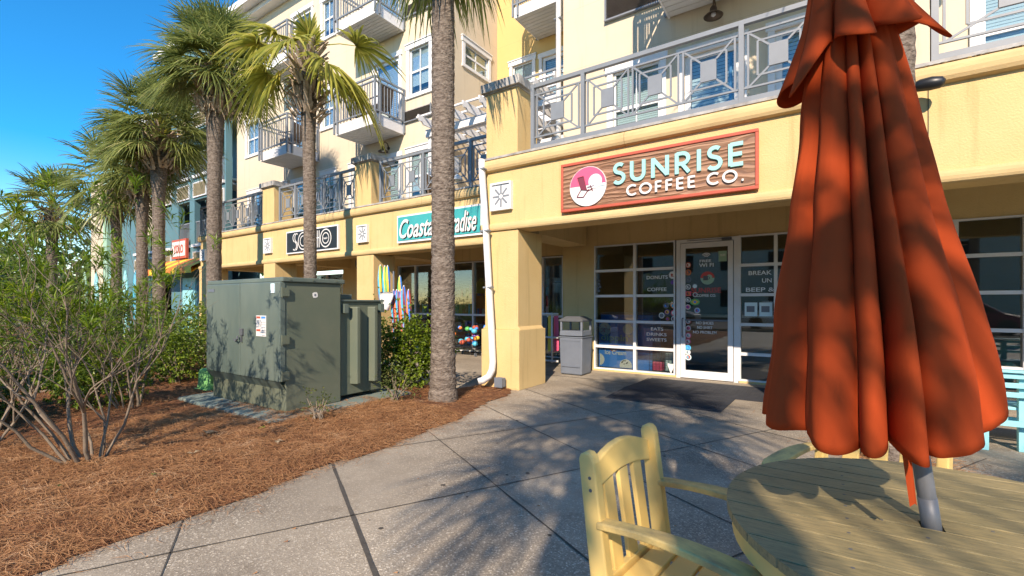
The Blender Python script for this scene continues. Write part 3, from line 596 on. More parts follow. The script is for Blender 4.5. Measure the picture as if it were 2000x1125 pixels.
def glazed_door(x0, x1, z0, z1, y, blind='blind', leaves=1):
    mb = MB(); cw = .1
    mb.box(x0 - cw, x0, y - .035, y, z0, z1); mb.box(x1, x1 + cw, y - .035, y, z0, z1); mb.box(x0 - cw - .03, x1 + cw + .03, y - .05, y, z1, z1 + .14)
    wd = (x1 - x0) / leaves; s_ = .1
    for k in range(leaves):
        a, b_ = x0 + k * wd, x0 + (k + 1) * wd
        for q in ((a, a + s_, z0, z1), (b_ - s_, b_, z0, z1), (a + s_, b_ - s_, z0, z0 + .22), (a + s_, b_ - s_, z1 - s_, z1)): mb.box(q[0], q[1], y + .03, y + .07, q[2], q[3])
    f = mb.build('balcony_door', M['white'], B)
    mb = MB(); mb.box(x0 + .02, x1 - .02, y + .048, y + .052, z0 + .03, z1 - .03); mb.build('pane', M['glass'], f)
    mb = MB()
    z = z0 + .25
    while z < z1 - .12: mb.box(x0 + .1, x1 - .1, y + .11, y + .115, z, z + .05); z += .062
    mb.build('blind', M[blind], f)
    mb = MB(); mb.box(x0, x1, y + .18, y + .19, z0, z1); mb.build('lining', M['room'], f)
for i, h in enumerate(LW): window(*h, 9.7, bz=0 if i % 3 else .25)
for h in LD: glazed_door(*h, 9.7)
window(*RW[0], 8.5, bz=0); window(*RW[1], 8.5)
for h in RD: glazed_door(*h, 8.5)
mb = MB(); mb.box(-1.30, -1.26, 8.56, 8.6, 3.85, 5.6); mb.build('blind', M['blind_blue'], B)
for h in GW: window(*h, 12.4)
for h in GD: glazed_door(*h, 12.4)
window(10.72, 11.9, 8.55, 9.2, -8.92, ax='x', sgn=1)
def louvers(x0, x1, z0, z1, y, mat='louver'):
    mb = MB(); mb.box(x0, x1, y - .02, y, z0, z1); p = mb.build('vent', M[mat], B)
    mb = MB(); z = z0 + .01
    while z < z1 - .02: mb.add([(x0 + .02, y - .055, z), (x1 - .02, y - .055, z), (x1 - .02, y - .022, z + .018), (x0 + .02, y - .022, z + .018)], [(0, 1, 2, 3)]); z += .026
    mb.build('slats', M[mat], p)
    mb = MB(); mb.box(x0 - .02, x1 + .02, y - .075, y, z0 - .03, z0); mb.box(x0 - .02, x0 + .01, y - .06, y - .021, z0, z1); mb.box(x1 - .01, x1 + .02, y - .06, y - .021, z0, z1); mb.build('sill', M['rail'], p)
louvers(-10.45, -9.3, 6.76, 7.1, 9.7); louvers(-10.4, -9.3, 9.88, 10.24, 9.7); louvers(-3.49, -2.34, 6.85, 7.32, 8.5)
# roof and eaves
mb = MB(); mb.prism([(9.1, 12.95), (9.1, 13.15), (13.5, 14.9), (13.5, 12.95)], -20.9, -8.5, 'x'); rf = mb.build('roof', M['white'], B)
mb = MB(); mb.box(-20.95, -8.45, 8.98, 9.1, 12.93, 13.18); mb.box(-20.95, -8.45, 9.35, 9.7, 12.75, 12.95); mb.build('gutter', M['white'], rf)
# ---- balconies
def balcony(x0, x1, y0, y1, z, left=True, right=True):
    mb = MB()
    n = 9; st = (y1 - y0 - .04) / n
    for k in range(n): mb.box(x0 + .03, x1 - .03, y0 + .03 + k * st, y0 + .03 + (k + 1) * st - .012, z, z + .04)
    mb.box(x0 + .03, x1 - .03, y0 + .03, y1, z + .045, z + .3)
    bo = mb.build('balcony', M['soffit'], B)
    mb = MB(); mb.box(x0, x1, y0, y0 + .03, z - .01, z + .3); mb.box(x0, x0 + .03, y0 + .03, y1, z - .01, z + .3); mb.box(x1 - .03, x1, y0 + .03, y1, z - .01, z + .3); mb.build('rim', M['white'], bo)
    mb = MB(); zt = z + 1.3; h = .05
    def run(a, b_, st_=.105):
        a = Vector(a); b_ = Vector(b_)
        for zz_, t_ in ((zt, .05), (zt - .13, .035), (z + .36, .04)): mb.bar((*a, zz_), (*b_, zz_), .045, t_)
        n_ = max(2, int((b_ - a).length / st_))
        for k in range(1, n_): p = a + (b_ - a) * k / n_; mb.bar((*p, z + .36), (*p, zt - .13), .02, .02)
        for k in range(1, n_ // 4): p = a + (b_ - a) * k * 4 / n_; mb.bar((*p, zt - .13), (*p, zt), .02, .02)
    e = .03
    run((x0 - e, y0 - e), (x1 + e, y0 - e)); run((x1 + e, y0 - e), (x1 + e, y1)) if right else None; run((x0 - e, y0 - e), (x0 - e, y1)) if left else None
    for p in ((x0 - e, y0 - e), (x1 + e, y0 - e), (x0 - e, y1 - .04), (x1 + e, y1 - .04), (x0 + .13, y0 - e), (x1 + e, y0 + .14)): mb.bar((*p, z + .02), (*p, zt), .05, .05)
    mb.build('railing', M['rail'], bo)
balcony(-12.2, -10.41, 8.6, 9.7, 6.42); balcony(-12.2, -10.41, 8.6, 9.7, 9.52)
balcony(-16.43, -14.72, 8.55, 9.7, 6.35); balcony(-16.43, -14.72, 8.55, 9.7, 9.45)
balcony(-7.34, -4.47, 11.05, 12.4, 9.55, right=False); balcony(-7.34, -4.47, 11.05, 12.4, 6.40, right=False)
balcony(-2.3, 1.9, 7.0, 8.5, 6.5)
# ---- deck railings with square and diamond pattern
def rail_bay(x0, x1, y, z0, z1, n):
    mb = MB(); b_ = .022
    mb.box(x0, x1, y - .03, y + .03, z1 - .055, z1); mb.box(x0, x1, y - .03, y + .03, z0, z0 + .06)
    mb.box(x0 - .028, x0 + .028, y - .034, y + .034, z0 + .002, z1 - .002)
    zl, zh = z0 + .17, z1 - .16; mb.box(x0, x1, y - .011, y + .011, zl - b_ / 2, zl + b_ / 2); mb.box(x0, x1, y - .011, y + .011, zh - b_ / 2, zh + b_ / 2)
    wd = (x1 - x0 - .08) / n
    for k in range(n):
        a = x0 + .04 + k * wd; e = a + wd; cx, cz = (a + e) / 2, (zl + zh) / 2; px, pz = min(.105, wd * .14), .125; ix, iz = wd * .31, (zh - zl) * .31
        for xx in (a + .03, e - .03): mb.box(xx - b_ / 2, xx + b_ / 2, y - .010, y + .010, zl, zh)
        for xx in (cx - ix, cx + ix): mb.box(xx - b_ / 2, xx + b_ / 2, y - .009, y + .009, cz - iz, cz + iz)
        for zz_ in (cz - iz, cz + iz): mb.box(cx - ix, cx + ix, y - .008, y + .008, zz_ - b_ / 2, zz_ + b_ / 2)
        mb.box(cx - px, cx + px, y - .014, y + .014, cz - pz, cz + pz)
        for sx in (-1, 1):
            for sz in (-1, 1): mb.bar((cx + sx * px, y, cz + sz * pz), (cx + sx * (wd / 2 - .03), y, zl if sz < 0 else zh), .014, b_)
    mb.build('railing', M['rail'], B)
for x0, x1, n in ((-3.64, -2.81, 1), (-2.81, -.78, 3), (-.78, .65, 2), (.91, 3.0, 2), (3.0, 5, 2)): rail_bay(x0, x1, 6.0, 3.69, 4.66, n)
for x0, x1, n in ((-8.55, -7.17, 2), (-7.17, -5.85, 2), (-5.85, -4.6, 2), (-12.83, -12.05, 1), (-12.05, -10.06, 3), (-10.06, -9.42, 1), (-16.25, -14.35, 3), (-14.35, -13.72, 1), (-17.8, -16.25, 2)): rail_bay(x0, x1, 7.24, 3.64, 4.66, n)
# white pergola over the recessed terrace
pg = thing('pergola', 'white timber pergola with scalloped rafter ends in the recess between the wings', 'pergola', (-6.7, 10, 3.6))
for ya in (9.05, 9.2, 11.42): MB().box(-8.9, -4.45, ya, ya + .08, 5.83, 6.03).build('beam', M['white'], pg)
for k in range(9):
    x = -8.7 + k * .5; pr = [(8.55, 6.16), (8.6, 6.09), (8.68, 6.10), (8.75, 6.03), (12.2, 6.03), (12.2, 6.24), (8.55, 6.24)]
    mb = MB(); mb.prism(pr, x, x + .045, 'x'); mb.build('rafter', M['white'], pg)
for k in range(8): MB().box(-8.9, -4.45, 8.7 + k * .42, 8.75 + k * .42, 6.245, 6.285).build('lath', M['white'], pg)
for xa in (-8.85, -4.6): MB().box(xa, xa + .1, 9.1, 9.2, 3.6, 5.83).build('post', M['white'], pg)
# ================================================================ neighbouring teal building
T = thing('teal_building', 'teal and mint building with tan louvres and white sills behind the palm row', 'building', (-27, 9.3, 0))
holes = []
for fl in range(4):
    z = .65 + fl * 3.1
    for k in range(5):
        x = -23.55 - k * 1.7 - (.3 if k > 1 else 0)
        if fl == 0 or (fl == 3 and k > 1): continue
        holes.append((x, x + 1.2, z + .25, z + 2.25))
holes += [(-21.9, -20.75, 3.3, 5.9), (-21.9, -20.75, 6.5, 9.0), (-21.9, -20.75, 9.6, 12.1)]
holes = [h for h in holes if True]
wall_holes('wall', M['teal'], -26.9, -20.62, 0, 13.2, 9.3, [h for h in holes if h[0] > -26.8], T, th=.25); wall_holes('wall', M['teal'], -32.6, -26.9, 0, 10.4, 9.3, [h for h in holes if h[0] < -26.95], T, th=.25)
mb = MB(); mb.box(-32.6, -20.6, 10.6, 10.7, 0, 10.3); mb.box(-26.9, -20.6, 10.6, 10.7, 10.3, 13.1); mb.build('back_wall', M['teal'], T)
for h in holes:
    z0 = h[2]
    mb = MB(); mb.box(h[0] - .08, h[1] + .08, 9.2, 9.3, z0 - .12, z0); mb.build('sill', M['white'], T)
    mb = MB(); n_ = 9
    for k in range(n_): xx = h[0] + (h[1] - h[0]) * (k + .5) / n_; mb.box(xx - .012, xx + .012, 9.36, 9.39, z0, z0 + 1.0)
    mb.box(h[0], h[1], 9.35, 9.4, z0 + 1.0, z0 + 1.05); mb.build('railing', M['rail'], T)
    mb = MB(); mb.box(h[0], h[1], 9.4, 10.6, z0 - .1, z0 - .02); mb.build('floor', M['soffit'], T)
    if h[1] - h[0] < 1.21:
        mb = MB(); mb.box(h[0], h[1], 9.26, 9.3, z0 - .95, z0 - .38); mb.mi = 1
        mb.box(h[0] - .04, h[0], 9.24, 9.3, z0 - 1, z0 - .33); mb.box(h[1], h[1] + .04, 9.24, 9.3, z0 - 1, z0 - .33); mb.box(h[0], h[1], 9.24, 9.3, z0 - 1, z0 - .951); mb.box(h[0], h[1], 9.24, 9.3, z0 - .379, z0 - .33)
        z = z0 - .93; mb.mi = 0
        while z < z0 - .42: mb.box(h[0] + .02, h[1] - .02, 9.235, 9.26, z, z + .018); z += .045
        mb.build('vent', [M['tan_louver'], M['white']], T)
mb = MB(); mb.box(-33.2, -32.6, 8.6, 10, 0, 10.8); mb.box(-29.0, -28.6, 9.0, 9.3, 0, 10.2); mb.build('pilaster', M['mint'], T)
mb = MB(); mb.box(-36.5, -33.2, 8.9, 12, 0, 8.4); mb.box(-28.6, -27.2, 9.12, 9.3, 4.8, 6.6); mb.build('bay', M['siding'], T)
mb = MB(); mb.box(-36.9, -20.6, 8.9, 14, 10.4, 10.65); mb.box(-27.1, -20.6, 8.9, 14, 13.2, 13.45); mb.build('roof', M['white'], T)
mb = MB(); mb.box(-21.3, -20.9, 9.2, 9.24, 3.1, 3.3); mb.build('light', M['bulb'], T)
MB().box(-27.6, -27.0, 9.2, 9.3, 0, 2.6).build('shop_door', M['turq'], T); MB().box(-24.6, -23.3, 9.22, 9.3, 0, 2.5).build('shop_door', M['turq'], T)
aw = thing('awning', 'orange and yellow striped shop awning under the red framed sign', 'awning', (-23.5, 8.9, 2.6))
mb = MB()
for k in range(8):
    mb.mi = k % 2; a = -26.3 + k * .62; mb.add([(a, 9.2, 3.35), (a + .62, 9.2, 3.35), (a + .62, 8.3, 2.85), (a, 8.3, 2.85), (a, 8.3, 2.6), (a + .62, 8.3, 2.6), (a, 9.2, 3.3), (a + .62, 9.2, 3.3)], [(0, 1, 2, 3), (3, 2, 5, 4), (4, 5, 7, 6)])
mb.build('canopy', [M['orange'], M['yellow']], aw)

# ================================================================ signs
def sign_thing(name, label, loc, cat='sign', group=None): return thing(name, label, cat, loc, group)
s = sign_thing('shop_sign', 'carved brown wooden coffee shop sign with red frame and aqua letters', (-1.9, 5.95, 2.68))
mb = MB(); mb.box(-3.10, -.62, 5.93, 5.985, 2.68, 3.32); mb.build('panel', M['carved'], s)
mb = MB()
for q in ((-3.125, -.595, 2.655, 2.695), (-3.125, -.595, 3.305, 3.345)): mb.box(q[0], q[1], 5.915, 5.98, q[2], q[3])
mb.box(-3.125, -3.09, 5.915, 5.98, 2.695, 3.305); mb.box(-.63, -.595, 5.915, 5.98, 2.695, 3.305); mb.build('frame', M['red'], s, bevel=.006)
mb = MB()      # ridges carved in relief
rr = random.Random(5)
for k in range(20):
    z = 2.74 + k * .028 + rr.uniform(-.006, .006); a = rr.uniform(-3.1, -2.2); e = min(-.66, a + rr.uniform(.5, 1.6)); ph = rr.uniform(0, 6); am = rr.uniform(.015, .035)
    pts = [(a + (e - a) * i / 16, 5.93, min(3.29, max(2.71, z + am * math.sin(ph + i * .55))) + .003 * math.sin(i * .23)) for i in range(17)]; mb.tube(pts, [.0015] + [.006] * 15 + [.0015], 5)
mb.build('relief', M['carved'], s, smooth=True)
def glyph_sunrise():
    # letters drawn as strokes: geometric sans of the sign
    H = 1.0; out = []
    def arc(cx, cy, rx, ry, a0, a1, n=14): return [(cx + rx * math.cos(R(a0 + (a1 - a0) * k / n)), cy + ry * math.sin(R(a0 + (a1 - a0) * k / n))) for k in range(n + 1)]
    g = {}
    g['S'] = (.56, [arc(.30, .745, .21, .215, 40, 250, 14)[:-1] + arc(.27, .26, .235, .255, 70, -145, 16)])
    g['U'] = (.72, [[(.09, 1.0), (.09, .36)] + arc(.36, .34, .27, .29, 180, 360, 14) + [(.63, .36), (.63, 1.0)]])
    g['N'] = (.78, [[(.09, 0), (.09, .96)], [(.09, .93), (.69, .07)], [(.69, .04), (.69, 1.0)]])
    g['R'] = (.66, [[(.09, 0), (.09, 1.0)], [(.09, .955), (.32, .955)] + arc(.32, .71, .235, .245, 90, -90, 10) + [(.09, .465)], [(.30, .465), (.58, .03)]])
    g['I'] = (.18, [[(.09, 0), (.09, 1.0)]])
    g['E'] = (.58, [[(.09, 0), (.09, 1.0)], [(.09, .955), (.54, .955)], [(.09, .50), (.50, .50)], [(.09, .045), (.54, .045)]])
    g['C'] = (.80, [arc(.48, .5, .43, .455, 48, 312, 20)])
    g['O'] = (.98, [arc(.49, .5, .43, .455, 0, 360, 26)])
    g['F'] = (.56, [[(.09, 0), (.09, 1.0)], [(.09, .955), (.52, .955)], [(.09, .50), (.48, .50)]])
    g['.'] = (.16, [[(.03, .06), (.15, .06)]])
    g[' '] = (.30, [])
    return g
G = glyph_sunrise()
def stroke_text(s_, x0, x1, z0, z1, yb, yf, wt, mat, name, parent, gap=.22):
    tot = sum(G[c_][0] for c_ in s_) + gap * (len(s_) - 1); sx = (x1 - x0) / tot; sz = z1 - z0; x = x0; mb = MB(); j = 0
    for c_ in s_:
        for st in G[c_][1]:
            j += 1; dy = .0004 * (j % 4); pts = [(x + px * sx, z0 + pz * sz) for px, pz in st]; L_ = []; Rr = []
            for i, (px, pz) in enumerate(pts):
                ax, az = pts[max(i - 1, 0)]; bx, bz = pts[min(i + 1, len(pts) - 1)]; dx, dz = bx - ax, bz - az; l = math.hypot(dx, dz); nx, nz = -dz / l * wt / 2, dx / l * wt / 2
                L_.append((px + nx, pz + nz)); Rr.append((px - nx, pz - nz))
            n = len(pts); vs = []
            for yy in (yf - dy, yb):
                for q in L_ + Rr: vs.append((q[0], yy, q[1]))
            fs = []
            for i in range(n - 1): fs += [(i, i + 1, n + i + 1, n + i), (i, 2 * n + i, 2 * n + i + 1, i + 1), (n + i, n + i + 1, 3 * n + i + 1, 3 * n + i)]
            fs += [(0, n, 3 * n, 2 * n), (n - 1, 2 * n - 1, 4 * n - 1, 3 * n - 1)]
            mb.add(vs, fs)
        x += (G[c_][0] + gap) * sx
    return mb.build(name, mat, parent)
stroke_text('SUNRISE', -2.33, -.74, 2.955, 3.215, 5.93, 5.902, .046, M['aqua'], 'lettering', s)
stroke_text('COFFEE CO.', -2.14, -.745, 2.768, 2.905, 5.93, 5.904, .026, M['offwhite'], 'lettering', s, .26)
def solid_disc(mb, cx, cz, rx, rz, y0, y1, n=40, a0=0, a1=360):
    p = [(cx + rx * math.cos(R(a0 + (a1 - a0) * k / n)), cz + rz * math.sin(R(a0 + (a1 - a0) * k / n))) for k in range(n if a1 - a0 == 360 else n + 1)]; mb.prism(p, y0, y1)
mb = MB(); solid_disc(mb, -2.70, 2.975, .275, .275, 5.905, 5.935); mb.mi = 1; solid_disc(mb, -2.70, 2.975, .268, .268, 5.902, 5.9045, 30, 3, 177)
mb.mi = 0; solid_disc(mb, -2.585, 3.03, .10, .10, 5.899, 5.9015, 24); mb.mi = 2; mb.box(-2.68, -2.44, 5.897, 5.8985, 2.955, 2.99)
mb.mi = 3
for a, b_ in (((-2.85, 3.11), (-2.79, 2.93)), ((-2.76, 3.12), (-2.71, 2.92)), ((-2.85, 3.11), (-2.76, 3.12)), ((-2.80, 2.94), (-2.70, 2.92)), ((-2.80, 2.93), (-2.86, 2.84)), ((-2.86, 2.84), (-2.76, 2.83)), ((-2.70, 2.91), (-2.62, 2.93)), ((-2.66, 2.99), (-2.62, 2.90)), ((-2.70, 2.96), (-2.60, 2.97)), ((-2.76, 2.83), (-2.68, 2.93))):
    mb.bar((a[0], 5.8955, a[1]), (b_[0], 5.8955, b_[1]), .010, .003, (0, 1, 0))
mb.add([(-2.845, 5.8965, 3.10), (-2.79, 5.8965, 2.94), (-2.715, 5.8965, 2.93), (-2.765, 5.8965, 3.11)], [(0, 1, 2, 3)])
mb.build('emblem', [M['offwhite'], M['pink'], M['sky_print'], M['maroon']], s)
s = sign_thing('shop_sign', 'teal shop sign with white script lettering partly hidden behind the nearest palm trunk', (-6.7, 7.1, 2.68))
mb = MB(); mb.box(-7.90, -5.50, 7.14, 7.19, 2.69, 3.30); mb.build('frame', M['white'], s)
mb = MB(); mb.box(-7.86, -5.54, 7.128, 7.14, 2.735, 3.26); mb.build('panel', worn('teal_sign_paint', (.02, .33, .34), (.04, .42, .42), 3, .4), s)
text('Coastal', -7.78, -6.62, 2.76, 3.18, 7.127, M['black'], 'lettering_shadow', s, .004, .012, .35); text('Coastal', -7.80, -6.64, 2.78, 3.20, 7.118, M['offwhite'], 'lettering', s, .006, .014, .35)
text('Paradise', -6.50, -5.60, 2.76, 3.18, 7.127, M['black'], 'lettering_shadow', s, .004, .012, .35); text('Paradise', -6.52, -5.62, 2.78, 3.20, 7.118, M['offwhite'], 'lettering', s, .006, .014, .35)
s = sign_thing('shop_sign', 'black shop sign with white outlined deco lettering behind the second palm trunk', (-11.2, 7.1, 2.7))
mb = MB(); mb.box(-12.39, -10.06, 7.16, 7.215, 2.71, 3.33); mb.build('frame', M['white'], s)
mb = MB(); mb.box(-12.345, -10.105, 7.148, 7.16, 2.75, 3.29); mb.build('panel', M['black'], s)
mb = MB()
def ring(cx, cz, rx, rz, wt, y, a0=0, a1=360, n=36):
    vs = []
    for k in range(n + 1):
        a = R(a0 + (a1 - a0) * k / n); vs += [(cx + (rx - wt / 2) * math.cos(a), y, cz + (rz - wt / 2) * math.sin(a)), (cx + (rx + wt / 2) * math.cos(a), y, cz + (rz + wt / 2) * math.sin(a))]
    mb.add(vs, [(2 * i, 2 * i + 1, 2 * i + 3, 2 * i + 2) for i in range(n)])
for cx in (-11.55, -10.55):
    ring(cx, 3.02, .225, .225, .03, 7.14); ring(cx, 3.02, .135, .135, .025, 7.14); mb.build('lettering', M['offwhite'], s); mb = MB()
for xx in (-11.22, -11.14, -10.92, -10.84): mb.box(xx, xx + .028, 7.138, 7.142, 2.8, 3.24)
mb.box(-11.20, -10.83, 7.137, 7.1375, 3.04, 3.065)
mb.build('lettering', M['offwhite'], s); mb = MB()
for o_ in (0, .07):
    ring(-11.93 + o_, 3.13, .10 - o_ * .3, .11, .028, 7.14, 50, 255, 16); ring(-11.96 + o_, 2.91, .10 - o_ * .3, .11, .028, 7.14, 75, -130, 16)
mb.build('lettering', M['offwhite'], s)
text('beach', -10.63, -10.47, 2.99, 3.05, 7.136, M['offwhite'], 'lettering', s, .002, .01)
s = sign_thing('shop_sign', 'small white shop sign with red frame on the teal building', (-24.6, 9.15, 3.4))
mb = MB(); mb.box(-25.5, -23.95, 9.12, 9.22, 3.42, 4.3); mb.build('frame', M['red'], s); mb = MB(); mb.box(-25.4, -24.05, 9.10, 9.12, 3.52, 4.2); mb.build('panel', M['offwhite'], s)
text('YOLO', -25.25, -24.2, 3.65, 4.05, 9.095, M['red'], 'lettering', s, .006, .03)
for x0, x1, y, lab in ((-4.41, -4.01, 5.975, 'white square wall tile with eight spoke relief right of the downspout'), (-9.31, -8.93, 7.175, 'white square wall tile with eight spoke relief left of the teal sign'), (-13.6, -13.2, 7.195, 'white square wall tile with eight spoke relief left of the black sign'), (-17.75, -17.4, 7.215, 'white square wall tile with spoke relief on the far end of the facade')):
    t = thing('wall_tile', lab, 'wall ornament', (x0, y, 2.8), 'white relief tiles on the fascia')
    w_ = x1 - x0; z0 = 2.82 if y < 7 else 2.80; z1 = z0 + w_ * 1.1; cx, cz = (x0 + x1) / 2, (z0 + z1) / 2
    mb = MB(); mb.box(x0, x1, y - .02, y + .03, z0, z1); mb.build('plate', M['white'], t)
    mb = MB(); mb.box(x0, x1, y - .045, y - .02, z0, z0 + .03); mb.box(x0, x1, y - .045, y - .02, z1 - .03, z1); mb.box(x0, x0 + .03, y - .045, y - .02, z0 + .03, z1 - .03); mb.box(x1 - .03, x1, y - .045, y - .02, z0 + .03, z1 - .03)
    mb.mi = 1
    for k in range(8):
        a = R(45 * k); r0, r1 = .035, w_ * .40; mb.bar((cx + r0 * math.cos(a), y - .021 - k * .0002, cz + r0 * math.sin(a)), (cx + r1 * math.cos(a), y - .021 - k * .0002, cz + r1 * 1.05 * math.sin(a)), .030, .006, (0, 1, 0))
    mb.build('relief', [M['white'], M['rail']], t)
# half-round hanging sign in the arcade
hs_ = thing('hanging_sign', 'dark oval sign hanging under the arcade ceiling', 'sign', (-10.2, 8.2, 2.3)); mb = MB(); solid_disc(mb, -10.4, 2.45, .36, .26, 8.2, 8.24); mb.build('board', M['black'], hs_)
mb = MB(); ring(-10.4, 2.45, .32, .22, .015, 8.197); mb.build('border', M['offwhite'], hs_)

# ================================================================ pipes, lamps, boxes
def downspout(label, pts, w_, d_, mat='white', rust=False):
    t = thing('downspout', label, 'downspout', pts[-1]); mb = MB()
    mb.tube(pts, w_ / 2, 12, sc=(1, d_ / w_)); mb.build('pipe', M[mat], t, smooth=True)
    mb = MB()
    for k in (1, 2, 3):
        if k < len(pts) - 1: p = pts[k]; mb.box(p[0] - w_ * .6, p[0] + w_ * .6, p[1] - d_ * .6, p[1] + .03, p[2] - .012, p[2] + .012)
    mb.build('strap', M['rail'], t)
downspout('bent white downspout on the face of the corner pier', [(-4.55, 5.90, 3.66), (-4.54, 5.89, 3.5), (-4.45, 5.88, 2.5), (-4.39, 5.88, 1.6), (-4.335, 5.87, .95), (-4.30, 5.86, .42), (-4.30, 5.84, .30), (-4.33, 5.80, .2), (-4.40, 5.74, .14), (-4.46, 5.70, .12)], .125, .10)
downspout('tall cream downspout at the left corner of the upper right wing', [(-4.50, 8.42, 11.3), (-4.50, 8.42, 7.2), (-4.50, 8.42, 5), (-4.50, 8.42, 3.7)], .13, .1, 'soffit')
MB().box(.862, .868, 5.994, 6.0, 2.63, 3.45).build('control_joint', M['joint'], B)
t = thing('junction_box', 'small grey electrical junction box on a stub at the pier foot', 'electrical box', (-4.16, 5.84, 0))
mb = MB(); mb.box(-4.22, -4.08, 5.80, 5.90, .05, .19); mb.build('box', M['can_grey'], t, bevel=.006); mb = MB(); mb.tube([(-4.15, 5.85, .0), (-4.15, 5.85, .05)], .02); mb.build('conduit', M['can_dark'], t)
mb = MB(); mb.box(-4.225, -4.075, 5.793, 5.80, .045, .195); [mb.tube([(a, 5.793, b_), (a, 5.788, b_)], .006, 6) for a in (-4.21, -4.09) for b_ in (.06, .18)]; mb.build('cover', M['can_grey'], t)
t = thing('floodlight', 'dark round floodlight on a grey bracket beside the folded orange umbrella', 'floodlight', (.8, 5.8, 3.4))
mb = MB(); mb.box(.60, .70, 5.78, 5.99, 3.36, 3.5); mb.build('bracket', M['can_grey'], t); mb = MB(); mb.tube([(.70, 5.85, 3.44), (.74, 5.84, 3.43)], .02); mb.build('knuckle', M['black'], t, smooth=True)
mb = MB(); mb.tube([(.735, 5.84, 3.43), (.75, 5.838, 3.432), (.78, 5.83, 3.43), (.86, 5.82, 3.425), (.93, 5.81, 3.415), (.955, 5.81, 3.41)], [.02, .042, .055, .062, .052, .028], 16); mb.build('lamp_head', M['black'], t, smooth=True)
def wall_lamp(x, y, z, label):
    t = thing('wall_lamp', label, 'wall lamp', (x, y, z), 'gooseneck lamps on the upper walls')
    mb = MB(); mb.tube([(x, y, z + .1), (x, y - .06, z + .24), (x, y - .16, z + .27), (x, y - .22, z + .2), (x, y - .23, z + .1)], .013, 8); mb.lathe([(.045, z + .07), (.05, z + .13)], x, y - .01, 12); mb.build('arm', M['bronze'], t, smooth=True)
    mb = MB(); mb.lathe([(.03, z + .12), (.055, z + .08), (.06, z + .02), (.13, z - .03), (.155, z - .055), (.15, z - .06), (.12, z - .03), (.05, z + .02)], x, y - .23, 20, False); mb.build('shade', M['bronze'], t, smooth=True)
    mb = MB(); mb.lathe([(.0, z + .02), (.035, z + .0), (.04, z - .04), (.0, z - .07)], x, y - .23, 10, False); mb.build('bulb', M['offwhite'], t, smooth=True)
wall_lamp(-1.5, 8.5, 6.2, 'bronze gooseneck lamp on the wall above the coffee shop balcony'); wall_lamp(-11.1, 9.7, 6.02, 'bronze gooseneck lamp under the balcony left of the nearest palm trunk')
t = thing('security_camera', 'small white outdoor speaker box beside the nearest palm trunk', 'outdoor fixture', (-6.5, 7.2, 4)); mb = MB(); mb.box(-6.22, -6.14, 7.05, 7.2, 4.0, 4.3); mb.build('case', M['white'], t)
mb = MB(); mb.lathe([(.02, 3.95), (.10, 3.88), (.11, 3.83), (.02, 3.8)], -6.1, 7.1, 12); mb.build('lamp_head', M['offwhite'], t)

# ================================================================ litter bin
t = thing('trash_can', 'grey plastic trash can with dark domed lid beside the coffee shop window', 'trash can', (-3.9, 8.0, 0))
mb = MB(); x0, x1, y0, y1 = -4.14, -3.66, 7.77, 8.22
def frust(mb, x0, x1, y0, y1, z0, z1, d): mb.add([(x0 + d, y0 + d, z0), (x1 - d, y0 + d, z0), (x1 - d, y1 - d, z0), (x0 + d, y1 - d, z0), (x0, y0, z1), (x1, y0, z1), (x1, y1, z1), (x0, y1, z1)], [(0, 3, 2, 1), (4, 5, 6, 7), (0, 1, 5, 4), (1, 2, 6, 5), (2, 3, 7, 6), (3, 0, 4, 7)])
frust(mb, x0, x1, y0, y1, .012, .70, .02); mb.build('body', M['can_grey'], t, bevel=.02)
mb = MB()
for a, b_ in ((x0 + .04, y0), (x0 + .04, y0)): pass
mb.box(x0 + .05, x1 - .05, y0 - .001, y0 + .012, .155, .165); mb.box(x0 + .045, x1 - .045, y0 - .006, y0 + .004, .64, .655); mb.box(x0 - .008, x1 + .008, y0 - .008, y1 + .008, .70, .72); mb.build('rim', M['can_grey'], t)
mb = MB(); frust(mb, x0 + .01, x1 - .01, y0 + .01, y1 - .01, .735, .83, -.004)
for a, b_ in ((x0, y0), (x1 - .06, y0), (x0, y1 - .06), (x1 - .06, y1 - .06)): mb.box(a + .012, a + .052, b_ + .012, b_ + .052, .83, 1.0)
mb.box((x0 + x1) / 2 - .02, (x0 + x1) / 2 + .02, y1 - .05, y1 - .02, .83, 1.0)
mb.build('hood', M['can_grey'], t, bevel=.008)
mb = MB(); frust(mb, x0, x1, y0, y1, 1.0, 1.045, 0); mb.add([(x0 + .012, y0 + .012, 1.045), (x1 - .012, y0 + .012, 1.045), (x1 - .012, y1 - .012, 1.045), (x0 + .012, y1 - .012, 1.045), (x0 + .1, y0 + .1, 1.10), (x1 - .1, y0 + .1, 1.10), (x1 - .1, y1 - .1, 1.10), (x0 + .1, y1 - .1, 1.10)], [(4, 5, 6, 7), (0, 1, 5, 4), (1, 2, 6, 5), (2, 3, 7, 6), (3, 0, 4, 7)]); mb.build('lid', M['can_dark'], t, bevel=.01)
mb = MB(); mb.box(x0 + .06, x1 - .06, y0 + .06, y1 - .06, .73, .76); mb.build('liner', M['black'], t)
